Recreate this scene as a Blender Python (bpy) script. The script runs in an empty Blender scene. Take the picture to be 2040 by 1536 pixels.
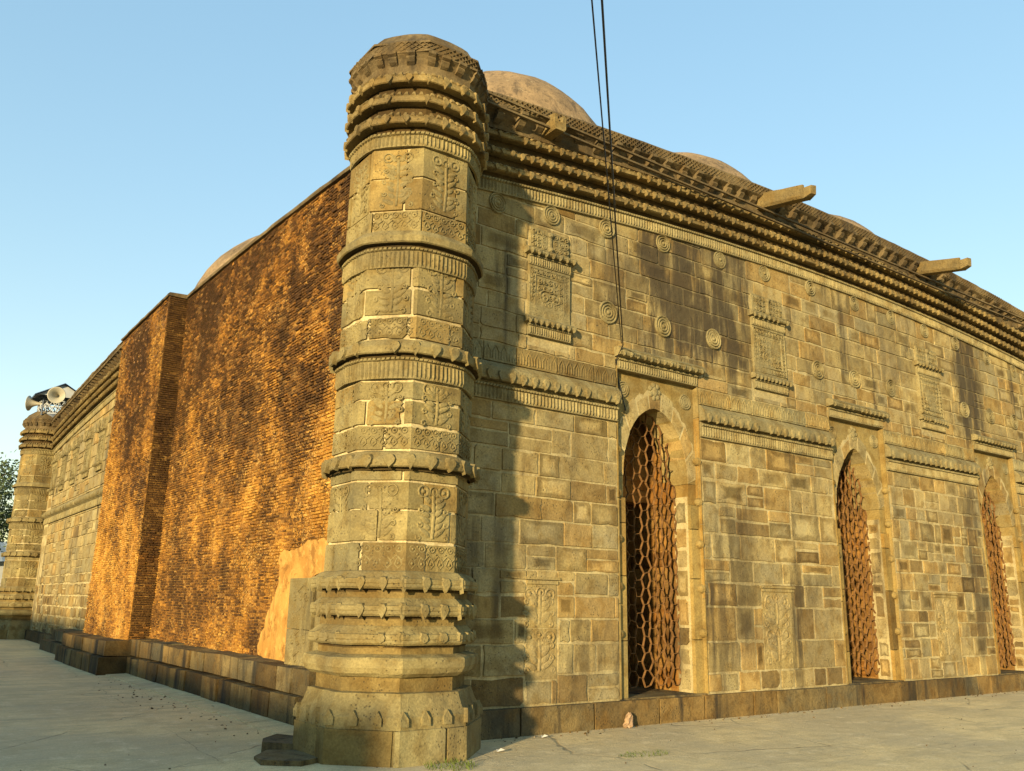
import bpy, math, random
from mathutils import Matrix, Vector, noise as mnoise

sc = bpy.context.scene
COL = sc.collection
R = math.radians

# ------------------------------------------------------------------ camera
cam_d = bpy.data.cameras.new("camera")
cam = bpy.data.objects.new("camera", cam_d)
COL.objects.link(cam)
cr, cu, cf = (.80843363, -.5883611, .01631789), (-.15609497, -.18758529, .96976601), (.56751161, .7865386, .24349047)
cam.matrix_world = Matrix(((cr[0], cu[0], -cf[0], -5.071), (cr[1], cu[1], -cf[1], -8.965),
                           (cr[2], cu[2], -cf[2], 1.55), (0, 0, 0, 1)))
cam_d.sensor_width = 36
cam_d.lens = 36 * 1726.68 / 2040
cam_d.clip_start = .05
cam_d.clip_end = 3000
sc.camera = cam

# ------------------------------------------------------------------ light
SUN_EL = 8.5
SUN_TO = Vector((.854 * math.cos(R(SUN_EL)), .521 * math.cos(R(SUN_EL)), -math.sin(R(SUN_EL))))
world = bpy.data.worlds.new("World")
sc.world = world
world.use_nodes = True
wn = world.node_tree.nodes
wl = world.node_tree.links
sky = wn.new("ShaderNodeTexSky")
sky.sky_type = 'NISHITA'
sky.sun_disc = False
sky.sun_elevation = R(SUN_EL)
sky.sun_rotation = math.atan2(-SUN_TO.x, -SUN_TO.y)
sky.air_density = 1.15
sky.dust_density = 0.0
sky.ozone_density = 1.35
gam = wn.new("ShaderNodeGamma")              # a hazier sky: less spread between zenith and horizon
gam.inputs[1].default_value = .43
hsv = wn.new("ShaderNodeHueSaturation")
hsv.inputs['Saturation'].default_value = 1.9
wl.new(sky.outputs[0], gam.inputs[0])
wl.new(gam.outputs[0], hsv.inputs['Color'])
wl.new(hsv.outputs[0], wn['Background'].inputs[0])
wn['Background'].inputs[1].default_value = .15
sun_d = bpy.data.lights.new("sun", 'SUN')
sun_d.energy = 2.45
sun_d.angle = R(2.0)
sun_d.color = (1, .80, .46)
sun = bpy.data.objects.new("sun", sun_d)
COL.objects.link(sun)
sun.rotation_euler = SUN_TO.to_track_quat('-Z', 'Y').to_euler()
sun.location = (-30, -20, 12)
vs = sc.view_settings
vs.view_transform = 'Standard'
vs.look = 'None'
vs.gamma = 1
vs.use_curve_mapping = False
vs.exposure = 2.03


# ------------------------------------------------------------------ materials
class NT:
    def __init__(self, name, rough=.95, spec=.15):
        self.m = bpy.data.materials.new(name)
        self.m.use_nodes = True
        self.t = self.m.node_tree
        self.b = self.t.nodes['Principled BSDF']
        self.b.inputs['Roughness'].default_value = rough
        self.b.inputs['Specular IOR Level'].default_value = spec
        tc = self.t.nodes.new('ShaderNodeTexCoord')
        self.co = tc.outputs['Object']

    def n(self, typ, **kw):
        nd = self.t.nodes.new(typ)
        for k, v in kw.items():
            setattr(nd, k, v)
        return nd

    def link(self, a, b):
        self.t.links.new(a, b)

    def put(self, sock, v):
        if hasattr(v, 'is_output'):
            self.link(v, sock)
        else:
            sock.default_value = v

    def noise(self, scale, detail=4, rough=.55, stretch=None, dist=0):
        nd = self.n('ShaderNodeTexNoise')
        co = self.co
        if stretch:
            mp = self.n('ShaderNodeMapping')
            mp.inputs['Scale'].default_value = stretch
            self.link(co, mp.inputs[0])
            co = mp.outputs[0]
        self.link(co, nd.inputs['Vector'])
        nd.inputs['Scale'].default_value = scale
        nd.inputs['Detail'].default_value = detail
        nd.inputs['Roughness'].default_value = rough
        nd.inputs['Distortion'].default_value = dist
        return nd.outputs['Fac']

    def rng(self, v, a, b, c=0., d=1.):
        nd = self.n('ShaderNodeMapRange')
        nd.interpolation_type = 'SMOOTHSTEP'
        self.put(nd.inputs[0], v)
        for i, x in enumerate((a, b, c, d)):
            nd.inputs[i + 1].default_value = x
        return nd.outputs[0]

    def math(self, op, a, b):
        nd = self.n('ShaderNodeMath', operation=op)
        self.put(nd.inputs[0], a)
        self.put(nd.inputs[1], b)
        return nd.outputs[0]

    def mix(self, fac, a, b, mode='MIX'):
        nd = self.n('ShaderNodeMix', data_type='RGBA', blend_type=mode)
        self.put(nd.inputs[0], fac)
        for s, v in ((nd.inputs[6], a), (nd.inputs[7], b)):
            if hasattr(v, 'is_output'):
                self.link(v, s)
            else:
                s.default_value = (*v, 1)
        return nd.outputs[2]

    def grey(self, v):
        nd = self.n('ShaderNodeCombineColor')
        for i in range(3):
            self.link(v, nd.inputs[i])
        return nd.outputs[0]

    def tint(self):
        a = self.n('ShaderNodeAttribute')
        a.attribute_name = 'tint'
        return a.outputs['Color']

    def out(self, col, bump=None, strength=.6, dist=.01):
        self.put(self.b.inputs['Base Color'], col if hasattr(col, 'is_output') else (*col, 1))
        if bump is not None:
            nd = self.n('ShaderNodeBump')
            nd.inputs['Strength'].default_value = strength
            nd.inputs['Distance'].default_value = dist
            self.link(bump, nd.inputs['Height'])
            self.link(nd.outputs[0], self.b.inputs['Normal'])
        return self.m


def stone_mat(name, ca, cb, dark=(.035, .027, .018), streak=.75, thr=.5, stains=(), pits=True, bump=.7, carve=0):
    t = NT(name)
    K = .76
    ca, cb, dark = (tuple(x * K for x in q) for q in (ca, cb, dark))
    c = t.mix(t.rng(t.noise(1.1, 6), .38, .62), ca, cb)
    c = t.mix(t.rng(t.noise(4.5, 5), .44, .66, 0, .75), c, (ca[0] * .62, ca[1] * .55, ca[2] * .45))
    c = t.mix(t.rng(t.noise(2.7, 5, dist=.5), .56, .72, 0, .5), c, (cb[0] * 1.15, cb[1] * 1.22, cb[2] * 1.3))
    c = t.mix(1.0, c, t.tint(), 'MULTIPLY')
    fine = t.noise(42, 4, .7)
    c = t.mix(1.0, c, t.grey(t.rng(fine, .25, .75, .74, 1.18)), 'MULTIPLY')
    st = t.rng(t.noise(1.0, 6, .62, stretch=(2.6, 2.6, .3)), .5, .68)
    msk = t.rng(t.noise(.42, 3), thr, thr + .16, .12, 1)
    st = t.math('MULTIPLY', st, msk)
    wash = t.math('MULTIPLY', t.rng(t.noise(1.3, 8, .74), .53, .68), .55)
    st = t.math('MAXIMUM', st, wash)
    if stains:
        sp = t.n('ShaderNodeSeparateXYZ')
        t.link(t.co, sp.inputs[0])
        rag = t.noise(1.0, 7, .65, stretch=(3.5, 3.5, .55))
        tot = None
        for x0, x1, z0, z1, s in stains:
            rx = t.math('ADD', sp.outputs[0], t.rng(rag, .2, .8, -.35, .35))
            rz = t.math('ADD', sp.outputs[2], t.rng(rag, .2, .8, -.5, .5))
            k = t.math('MULTIPLY', t.rng(rx, x0, x0 + .35), t.rng(rx, x1, x1 - .35))
            k2 = t.math('MULTIPLY', t.rng(rz, z0, z0 + .7), t.rng(rz, z1, z1 - .3))
            k = t.math('MULTIPLY', t.math('MULTIPLY', k, k2), s)
            k = t.math('MULTIPLY', k, t.rng(rag, .36, .54, .3, 1))
            tot = k if tot is None else t.math('MAXIMUM', tot, k)
        st = t.math('MAXIMUM', st, tot)
    c = t.mix(t.math('MULTIPLY', st, streak), c, dark)
    h = t.math('ADD', t.math('MULTIPLY', fine, .6), t.math('MULTIPLY', t.noise(9, 5, .6), 1.0))
    if pits:
        vo = t.n('ShaderNodeTexVoronoi')
        t.link(t.co, vo.inputs['Vector'])
        vo.inputs['Scale'].default_value = 26
        pit = t.rng(vo.outputs['Distance'], .12, .3)
        pk = t.rng(t.noise(3, 2), .46, .6)
        c = t.mix(t.math('MULTIPLY', t.math('SUBTRACT', 1.0, pit), t.math('MULTIPLY', pk, .65)), c, (.05, .04, .025))
        h = t.math('ADD', h, t.math('MULTIPLY', t.math('MULTIPLY', pit, pk), .6))
    if carve:
        w = t.n('ShaderNodeTexVoronoi')
        w.feature = 'SMOOTH_F1'
        t.link(t.co, w.inputs['Vector'])
        w.inputs['Scale'].default_value = 17
        h = t.math('ADD', h, t.math('MULTIPLY', w.outputs['Distance'], carve))
    return t.out(c, h, bump, .014)


SA, SB = (.40, .302, .128), (.315, .243, .118)
M = {}
STAINS = [(3.7, 6.5, 4.9, 7.7, 1.0), (13.0, 14.3, 4.5, 7.6, 1.0), (2.7, 4.2, 4.9, 6.9, .6), (7.6, 8.6, 5.0, 6.2, .5), (9.9, 11.2, 5.6, 7.6, .45),
          (5.2, 6.3, .3, 3.3, .7), (12.7, 13.6, .3, 4.2, .75), (2.3, 3.3, .2, 1.4, .6), (1.4, 2.6, .2, .75, .6), (7.2, 8.4, 1.2, 2.2, .5)]
M['wall'] = stone_mat('ashlar stone', SA, SB, stains=STAINS, dark=(.055, .042, .026), streak=.9, thr=.45)
M['mortar'] = stone_mat('lime mortar', (.56, .45, .225), (.42, .335, .165), dark=(.065, .05, .03), stains=STAINS, streak=.82, thr=.42, pits=False)
M['tower'] = stone_mat('tower stone', (.335, .262, .108), (.225, .175, .078), streak=.6, thr=.5)
M['carved'] = stone_mat('carved stone', (.33, .265, .12), (.25, .205, .10), streak=.6, thr=.5, carve=.5)
M['cornice'] = stone_mat('weathered cornice stone', (.33, .238, .092), (.19, .136, .056), streak=.85, thr=.42, carve=.6)
M['parapet'] = stone_mat('sooty parapet stone', (.22, .158, .075), (.12, .086, .044), streak=.8, thr=.42)
M['plinth'] = stone_mat('stained plinth stone', (.24, .17, .07), (.125, .098, .052), dark=(.026, .024, .02), streak=.95, thr=.28, bump=1.0)
M['jamb'] = stone_mat('ochre jamb stone', (.36, .25, .08), (.28, .20, .075), streak=.35, thr=.55, pits=False)
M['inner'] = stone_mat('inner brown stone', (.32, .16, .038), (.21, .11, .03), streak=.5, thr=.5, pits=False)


def brick_mat():
    t = NT('weathered brick')
    f = t.noise(30, 5, .7)
    c = t.mix(1.0, t.tint(), t.grey(t.rng(f, .25, .75, .45, 1.5)), 'MULTIPLY')
    soot = t.math('MULTIPLY', t.rng(t.noise(1.0, 6, .68, stretch=(1.3, 1.3, 1.2)), .46, .6, .1, 1), t.rng(t.noise(16, 5, .75), .44, .55, 0, .95))
    c = t.mix(soot, c, (.045, .022, .009))
    lime = t.math('MULTIPLY', t.rng(t.noise(1.3, 6, .65, stretch=(1.1, 1.1, .9)), .46, .6, .2, 1), t.rng(t.noise(19, 5, .75), .52, .6))
    sp = t.n('ShaderNodeSeparateColor')
    t.link(t.tint(), sp.inputs[0])
    lime = t.math('MULTIPLY', lime, t.rng(sp.outputs[0], .09, .22))
    c = t.mix(t.math('MULTIPLY', lime, .85), c, (.60, .36, .10))
    h = t.math('ADD', f, t.noise(90, 3, .6))
    return t.out(c, h, .9, .02)


M['brick'] = brick_mat()


def plaster_mat():
    t = NT('orange lime plaster')
    c = t.mix(t.rng(t.noise(2.2, 6), .35, .65), (.46, .25, .06), (.34, .165, .035))
    c = t.mix(t.rng(t.noise(1, 6, .6, stretch=(4, 4, .5)), .52, .68, 0, .7), c, (.22, .11, .03))
    c = t.mix(t.rng(t.noise(6, 6, .7), .52, .62, 0, .6), c, (.52, .31, .085))
    c = t.mix(t.rng(t.noise(3.1, 6, .75), .53, .6, 0, .75), c, (.20, .09, .02))
    return t.out(c, t.noise(12, 7, .72), .8, .03)


M['plaster'] = plaster_mat()


def dome_mat():
    t = NT('dome plaster')
    c = t.mix(t.rng(t.noise(1.5, 6), .35, .65), (.28, .19, .10), (.18, .125, .07))
    c = t.mix(t.rng(t.noise(11, 6, .7), .5, .66, 0, .75), c, (.085, .06, .036))
    c = t.mix(t.rng(t.noise(1.0, 6, .7, stretch=(2.5, 2.5, .5)), .52, .64, 0, .7), c, (.07, .052, .035))
    c = t.mix(t.rng(t.noise(5, 5, .7), .58, .7, 0, .5), c, (.36, .27, .155))
    return t.out(c, t.noise(14, 6, .7), .7, .03)


M['dome'] = dome_mat()


def pave_mat():
    t = NT('courtyard concrete', .9, .2)
    c = t.mix(t.rng(t.noise(.45, 6), .35, .65), (.72, .56, .285), (.56, .44, .235))
    c = t.mix(t.rng(t.noise(1.0, 6, .65, stretch=(.8, 2.6, 1)), .5, .66, 0, .45), c, (.36, .30, .18))
    c = t.mix(t.rng(t.noise(5, 6, .65), .55, .72, 0, .4), c, (.74, .61, .36))
    f = t.noise(60, 4, .7)
    c = t.mix(1.0, c, t.grey(t.rng(f, .25, .75, .72, 1.18)), 'MULTIPLY')
    c = t.mix(t.rng(t.noise(14, 5, .75), .58, .7, 0, .45), c, (.30, .24, .14))
    c = t.mix(t.rng(t.noise(160, 2, .5), .68, .74, 0, .6), c, (.16, .13, .08))
    c = t.mix(t.rng(t.noise(1.0, 7, .7, stretch=(.5, 3.2, 1)), .5, .62, 0, .4), c, (.40, .325, .19))
    c = t.mix(t.rng(t.noise(.22, 5, .6), .48, .6, 0, .35), c, (.42, .36, .24))
    # slab joints and a few hairline cracks
    mp = t.n('ShaderNodeMapping')
    mp.inputs['Rotation'].default_value = (0, 0, .06)
    t.link(t.co, mp.inputs[0])
    wob = t.n('ShaderNodeVectorMath', operation='ADD')
    nz = t.n('ShaderNodeTexNoise')
    t.link(t.co, nz.inputs['Vector'])
    nz.inputs['Scale'].default_value = 1.6
    nz.inputs['Detail'].default_value = 4
    sca = t.n('ShaderNodeVectorMath', operation='SCALE')
    t.link(nz.outputs['Color'], sca.inputs[0])
    sca.inputs['Scale'].default_value = .22
    t.link(mp.outputs[0], wob.inputs[0])
    t.link(sca.outputs[0], wob.inputs[1])
    vo = t.n('ShaderNodeTexVoronoi')
    vo.feature = 'DISTANCE_TO_EDGE'
    t.link(wob.outputs[0], vo.inputs['Vector'])
    vo.inputs['Scale'].default_value = .34
    crack = t.math('SUBTRACT', 1.0, t.rng(vo.outputs['Distance'], .001, .006))
    crack = t.math('MULTIPLY', crack, t.rng(t.noise(.8, 3), .45, .55))
    c = t.mix(t.math('MULTIPLY', crack, .5), c, (.09, .075, .05))
    h = t.math('ADD', t.math('MULTIPLY', f, .45), t.math('MULTIPLY', t.noise(4, 9, .72), 2.4))
    h = t.math('SUBTRACT', h, crack)
    # straight casting joints of the concrete bays
    br = t.n('ShaderNodeTexBrick')
    t.link(wob.outputs[0], br.inputs['Vector'])
    br.inputs['Scale'].default_value = .24
    br.inputs['Mortar Size'].default_value = .0022
    br.inputs['Brick Width'].default_value = .9
    br.inputs['Row Height'].default_value = .62
    jn = t.math('MULTIPLY', br.outputs['Fac'], t.rng(t.noise(1.1, 4), .38, .5))
    c = t.mix(t.math('MULTIPLY', jn, .4), c, (.16, .13, .08))
    c = t.mix(t.rng(t.noise(2.4, 9, .78), .5, .6, 0, .4), c, (.40, .31, .165))
    c = t.mix(t.rng(t.noise(3.3, 9, .8), .54, .62, 0, .4), c, (.80, .66, .40))
    return t.out(c, t.math('SUBTRACT', h, jn), .6, .02)


M['pave'] = pave_mat()


def simple(name, col, rough=.8, spec=.3, var=.25, scale=6, metal=0):
    t = NT(name, rough, spec)
    t.b.inputs['Metallic'].default_value = metal
    d = tuple(x * (1 - var) for x in col)
    c = t.mix(t.rng(t.noise(scale, 5), .3, .7), col, d)
    c = t.mix(1.0, c, t.tint(), 'MULTIPLY')
    return t.out(c, t.noise(scale * 5, 4), .25, .006)


M['rust'] = simple('rusty iron', (.20, .098, .03), .85, .25, .55, 14)
M['cable'] = simple('black cable sheath', (.012, .012, .014), .5, .4, .1)
M['horn'] = simple('cream painted metal', (.34, .305, .22), .4, .4, .12)
M['tin'] = simple('dark tin sheet', (.05, .065, .09), .5, .5, .3, 3)
M['steel'] = simple('dull steel wire', (.42, .44, .46), .5, .5, .25)
M['leaf'] = simple('tree leaves', (.075, .105, .05), .7, .25, .4, 3)
M['grass'] = simple('grass blades', (.12, .15, .03), .8, .2, .4, 8)
M['bark'] = simple('tree bark', (.12, .085, .06), .95, .1, .4, 8)
M['soil'] = simple('dry soil', (.26, .21, .14), 1, .05, .4, .6)
M['roofsheet'] = simple('grey roof sheet', (.30, .33, .33), .8, .2, .3, 1)
M['white'] = simple('whitewash', (.42, .42, .40), .9, .1, .15, 1)
M['shed_shade'] = simple('painted shed shade', (.03, .035, .04), .9, .1, .2, 1)
M['paper'] = simple('white paper', (.5, .47, .4), .9, .1, .1)
M['rubbish'] = simple('orange plastic bag', (.38, .24, .13), .6, .3, .4, 20)


# ------------------------------------------------------------------ mesh builder
class MB:
    def __init__(self):
        self.v, self.f, self.c, self.sm = [], [], [], []

    def face(self, pts, tint=(1, 1, 1), smooth=False):
        i = len(self.v)
        self.v += [tuple(p) for p in pts]
        self.f.append(tuple(range(i, i + len(pts))))
        self.c.append(tint)
        self.sm.append(smooth)

    def grid(self, rows, tint=(1, 1, 1), close=False, smooth=False):
        i = len(self.v)
        n = len(rows[0])
        for r in rows:
            self.v += [tuple(p) for p in r]
        for a in range(len(rows) - 1):
            for b in range(n if close else n - 1):
                b2 = (b + 1) % n
                self.f.append((i + a * n + b, i + a * n + b2, i + (a + 1) * n + b2, i + (a + 1) * n + b))
                self.c.append(tint)
                self.sm.append(smooth)

    def hexa(self, q, tint=(1, 1, 1)):
        i = len(self.v)
        self.v += [tuple(p) for p in q]
        for f in ((0, 3, 2, 1), (4, 5, 6, 7), (0, 1, 5, 4), (1, 2, 6, 5), (2, 3, 7, 6), (3, 0, 4, 7)):
            self.f.append(tuple(i + k for k in f))
            self.c.append(tint)
            self.sm.append(False)

    def pbox(self, P, s0, s1, o0, o1, z0, z1, tint=(1, 1, 1), taper=0.):
        """box in wall coordinates; the outer face (o1) is shrunk by taper"""
        k = taper
        self.hexa([P(s0, o0, z0), P(s1, o0, z0), P(s1, o0, z1), P(s0, o0, z1),
                   P(s0 + k, o1, z0 + k), P(s1 - k, o1, z0 + k), P(s1 - k, o1, z1 - k), P(s0 + k, o1, z1 - k)], tint)

    def tube(self, pts, r, n=6, tint=(1, 1, 1)):
        rows = []
        pts = [Vector(p) for p in pts]
        for i, p in enumerate(pts):
            d = (pts[min(i + 1, len(pts) - 1)] - pts[max(i - 1, 0)]).normalized()
            a = d.cross(Vector((0, 0, 1)))
            if a.length < 1e-3:
                a = d.cross(Vector((1, 0, 0)))
            a.normalize()
            b = d.cross(a)
            rr = r[i] if isinstance(r, (list, tuple)) else r
            rows.append([p + (a * math.cos(2 * math.pi * k / n) + b * math.sin(2 * math.pi * k / n)) * rr for k in range(n)])
        self.grid(rows, tint, True, True)
        self.face(rows[0], tint)
        self.face(rows[-1][::-1], tint)

    def lathe(self, prof, cen=(0, 0, 0), n=24, tint=(1, 1, 1), smooth=True, axis=None):
        """prof = [(r, h)...] round the z axis, or round axis"""
        cen = Vector(cen)
        rot = axis.to_track_quat('Z', 'Y') if axis else None
        rows = []
        for r, h in prof:
            row = []
            for k in range(n):
                a = 2 * math.pi * k / n
                p = Vector((r * math.cos(a), r * math.sin(a), h))
                if rot:
                    p = rot @ p
                row.append(cen + p)
            rows.append(row)
        self.grid(rows, tint, True, smooth)

    def build(self, name, mat, parent=None, label=None, jit=0., freq=5.):
        v = self.v
        if jit:
            w = []
            for p in v:
                q = mnoise.noise_vector(Vector(p) * freq)
                q2 = mnoise.noise_vector(Vector(p) * freq * 4.1)
                w.append((p[0] + (q[0] + q2[0] * .5) * jit, p[1] + (q[1] + q2[1] * .5) * jit, p[2] + (q[2] + q2[2] * .5) * jit))
            v = w
        me = bpy.data.meshes.new(name)
        me.from_pydata(v, [], self.f)
        me.polygons.foreach_set('use_smooth', self.sm)
        at = me.color_attributes.new('tint', 'FLOAT_COLOR', 'CORNER')
        buf = []
        for f, c in zip(self.f, self.c):
            if isinstance(c[0], tuple):
                for q in c:
                    buf += [q[0], q[1], q[2], 1.0]
            else:
                buf += [c[0], c[1], c[2], 1.0] * len(f)
        at.data.foreach_set('color', buf)
        me.materials.append(M[mat])
        me.update()
        ob = bpy.data.objects.new(name, me)
        COL.objects.link(ob)
        if parent:
            ob.parent = parent
        if label:
            ob['label'] = label
        return ob


def thing(name, label, cat, loc=(0, 0, 0)):
    o = bpy.data.objects.new(name, None)
    COL.objects.link(o)
    o.location = loc
    o['label'] = label
    o['category'] = cat
    return o


def tag(o, label, cat, group=None):
    o['label'] = label
    o['category'] = cat
    if group:
        o['group'] = group
    return o


def fbm(x, y, z=0., oc=4):
    return mnoise.fractal(Vector((x, y, z)), .9, 2.1, oc)


# ------------------------------------------------------------------ wall coordinates
WX, WY = 18.5, 28.4                     # length of the doorway wall and of the long brick wall
RISE = .52


def rise_f(x):
    return RISE * (1 - ((x - WX / 2) / (WX / 2)) ** 2)


def rise_l(y):
    return .5 * (1 - ((y - WY / 2) / (WY / 2)) ** 2)


PF = lambda s, o, z: (s, -o, z)                       # doorway wall
PFr = lambda s, o, z: (s, -o, z + rise_f(s))          # following its curved eave
PL = lambda s, o, z: (-o, s, z)                       # long wall
PLr = lambda s, o, z: (-o, s, z + rise_l(s))


def facet(cx, cy, k, apo, rnd=0.):
    a = math.pi / 4 * k
    if rnd:                                     # corners worn towards a circle
        def P(s, o, z):
            al = math.atan2(s, apo)
            r = (1 - rnd) * (apo + o) / math.cos(al) + rnd * (apo + o) * 1.035
            return (cx + r * math.cos(a + al), cy + r * math.sin(a + al), z)
        return P
    nx, ny, tx, ty = math.cos(a), math.sin(a), -math.sin(a), math.cos(a)
    return lambda s, o, z: (cx + nx * (apo + o) + tx * s, cy + ny * (apo + o) + ty * s, z)


T8 = math.tan(math.pi / 8)


# ------------------------------------------------------------------ masonry
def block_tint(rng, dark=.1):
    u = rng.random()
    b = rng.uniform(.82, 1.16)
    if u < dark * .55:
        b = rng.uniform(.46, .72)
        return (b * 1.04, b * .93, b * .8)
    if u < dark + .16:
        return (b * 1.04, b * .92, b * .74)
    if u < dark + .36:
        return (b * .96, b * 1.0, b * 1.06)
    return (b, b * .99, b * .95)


def block(m, P, s0, s1, z0, z1, o, tint, rng, gap=.012, ch=.008, cl=True, cr_=True, deep=.03, sk=(0, 0)):
    """one dressed stone, corners worn round; cl/cr_: a joint on that side"""
    g = lambda: gap * (rng.uniform(.3, 1.0) if rng.random() < .88 else rng.uniform(1.1, 1.8))
    a0 = s0 + (g() if cl else 0)
    a1 = s1 - (g() if cr_ else 0)
    b0, b1 = z0 + g(), z1 - g()
    if a1 - a0 < .03 or b1 - b0 < .03:
        return
    k = lambda: min(.3 * (a1 - a0), .3 * (b1 - b0), rng.uniform(.004, .012) if rng.random() < .8 else rng.uniform(.01, .02 + gap * 2))
    c = [k(), k(), k(), k()]
    if not cl:
        c[0] = c[3] = 0
    if not cr_:
        c[1] = c[2] = 0
    out = []
    for (x, z, kx, kz, cc) in ((a0, b0, 1, 1, c[0]), (a1, b0, -1, 1, c[1]), (a1, b1, -1, -1, c[2]), (a0, b1, 1, -1, c[3])):
        if cc == 0:
            out.append((x, z))
        elif kx * kz > 0:
            out += [(x, z + kz * cc), (x + kx * cc, z)]
        else:
            out += [(x + kx * cc, z), (x, z + kz * cc)]
    jj = min(.006, gap * .4)
    out = [(x + (rng.uniform(-jj, jj) if (cl and cr_) else 0), z + rng.uniform(-jj, jj)) for x, z in out]
    mx, mz = (a0 + a1) / 2, (b0 + b1) / 2
    if cl and cr_ and a1 - a0 > .12:            # chipped, slightly wavy arrises
        o2 = []
        for q0, q1 in zip(out, out[1:] + out[:1]):
            o2.append(q0)
            L = math.hypot(q1[0] - q0[0], q1[1] - q0[1])
            if L > .12:
                n_ = 3 if L > .3 else 2
                nx_, nz_ = -(q1[1] - q0[1]) / L, (q1[0] - q0[0]) / L
                for i_ in range(1, n_):
                    f_ = (i_ + rng.uniform(-.25, .25)) / n_
                    e_ = rng.uniform(-.25, 1) * min(.010, .004 + gap * .3) if rng.random() < .85 else rng.uniform(.008, .022)
                    o2.append((q0[0] + (q1[0] - q0[0]) * f_ + nx_ * e_, q0[1] + (q1[1] - q0[1]) * f_ + nz_ * e_))
        out = o2
    inn = []
    for x, z in out:
        dx = 0 if ((not cl and x < mx) or (not cr_ and x > mx)) else (ch if x < mx else -ch)
        inn.append((x + dx, z + (ch if z < mz else -ch)))
    f = [P(x, o + sk[0] * (x - mx) + sk[1] * (z - mz), z) for x, z in inn]
    n = len(out)
    u = rng.random()
    if cl and cr_ and u < .32 and a1 - a0 > .16:     # blackened or scoured heart of the stone
        k = rng.uniform(.42, .75) if u < .15 else rng.uniform(1.05, 1.25)
        ke = rng.uniform(.62, .85)
        te = tint if u < .15 else tuple(x * y for x, y in zip(tint, (ke, ke * .96, ke * .88)))
        tc = tuple(x * y for x, y in zip(tint, (k, k * .95, k * .86) if k < 1 else (k, k, k)))
        dx, dz = rng.uniform(-.15, .15) * (a1 - a0), rng.uniform(-.15, .15) * (b1 - b0)
        i = len(m.v)
        for q in (.80, .5):
            for x, z in inn:
                qq = q * rng.uniform(.8, 1.15)
                X, Z = mx + dx * (1 - q) + (x - mx) * qq, mz + dz * (1 - q) + (z - mz) * qq
                m.v.append(P(X, o + sk[0] * (X - mx) + sk[1] * (Z - mz), Z))
        i0 = i
        i = len(m.v)
        m.v += f
        for j in range(n):
            j2 = (j + 1) % n
            m.f.append((i + j, i + j2, i0 + j2, i0 + j))
            m.c.append([te, te, te, te])
            m.f.append((i0 + j, i0 + j2, i0 + n + j2, i0 + n + j))
            m.c.append([te, te, tc, tc])
            m.sm += [False, False]
        m.f.append(tuple(i0 + n + j for j in range(n)))
        m.c.append(tc)
        m.sm.append(False)
    else:
        m.face(f, tint)
    i = len(m.v)
    m.v += f + [P(x, o - deep, z) for x, z in out]
    for j in range(n):
        j2 = (j + 1) % n
        m.f.append((i + j, i + n + j, i + n + j2, i + j2))
        m.c.append(tint)
        m.sm.append(False)


def sub_rects(r, h):
    s0, s1, z0, z1 = r
    a0, a1, b0, b1 = h
    if a1 <= s0 or a0 >= s1 or b1 <= z0 or b0 >= z1:
        return [r]
    out = []
    if a0 > s0:
        out.append((s0, a0, z0, z1))
    if a1 < s1:
        out.append((a1, s1, z0, z1))
    m0, m1 = max(s0, a0), min(s1, a1)
    if b0 > z0:
        out.append((m0, m1, z0, b0))
    if b1 < z1:
        out.append((m0, m1, b1, z1))
    return out


def ashlar(m, P, s0, s1, z0, z1, holes, hr, wr, seed, gap=.012, dark=.1, o=0., rough=.007, gapz=None):
    rng = random.Random(seed)
    z = z0
    while z < z1 - .02:
        h = rng.uniform(*hr)
        if z + h > z1 - hr[0] * .6:
            h = z1 - z
        s = s0
        while s < s1 - .01:
            w = rng.uniform(*wr)
            if s + w > s1 - wr[0] * .5:
                w = s1 - s
            zs = [(z, z + h)]
            if h > .3 and rng.random() < .22:
                zm = z + h * rng.uniform(.4, .6)
                zs = [(z, zm), (zm, z + h)]
            for (a, b) in zs:
                rects = [(s, s + w, a, b)]
                for hh in holes:
                    rects = [q for r in rects for q in sub_rects(r, hh)]
                t = block_tint(rng, dark + (.18 if z < 1.6 else 0))
                for (r0, r1, b0, b1) in rects:
                    if r1 - r0 > .04 and b1 - b0 > .04:
                        g = gapz(.5 * (r0 + r1), .5 * (b0 + b1)) if gapz else gap
                        block(m, P, r0, r1, b0, b1, o + rng.uniform(-rough, rough), t, rng, g,
                              sk=(rng.uniform(-.008, .008), rng.uniform(-.012, .012)))
            s += w
        z += h


# ------------------------------------------------------------------ carving helpers (all raised from the face o)
def ridge(m, P, pts, o=0., w=.02, h=.012, tint=(1, 1, 1), closed=False):
    n = len(pts)
    rows = []
    for i, (s, z) in enumerate(pts):
        if closed:
            p0, p1 = pts[(i - 1) % n], pts[(i + 1) % n]
        else:
            p0, p1 = pts[max(i - 1, 0)], pts[min(i + 1, n - 1)]
        dx, dz = p1[0] - p0[0], p1[1] - p0[1]
        L = math.hypot(dx, dz) or 1
        nx, nz = -dz / L * w / 2, dx / L * w / 2
        q = P(s, o, z)
        hh = h * max(.12, min(1.1, .62 + 1.1 * mnoise.noise(Vector((q[0] * 2.3, q[1] * 2.3, q[2] * 2.3)))))
        rows.append([P(s + nx, o, z + nz), P(s + nx * .4, o + hh, z + nz * .4), P(s - nx * .4, o + hh, z - nz * .4), P(s - nx, o, z - nz)])
    if closed:
        rows.append(rows[0])
    m.grid(rows, tint)


def ring(m, P, s, z, r, o=0., w=.02, h=.012, n=14, tint=(1, 1, 1)):
    ridge(m, P, [(s + r * math.cos(2 * math.pi * k / n), z + r * math.sin(2 * math.pi * k / n)) for k in range(n)], o, w, h, tint, True)


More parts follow.
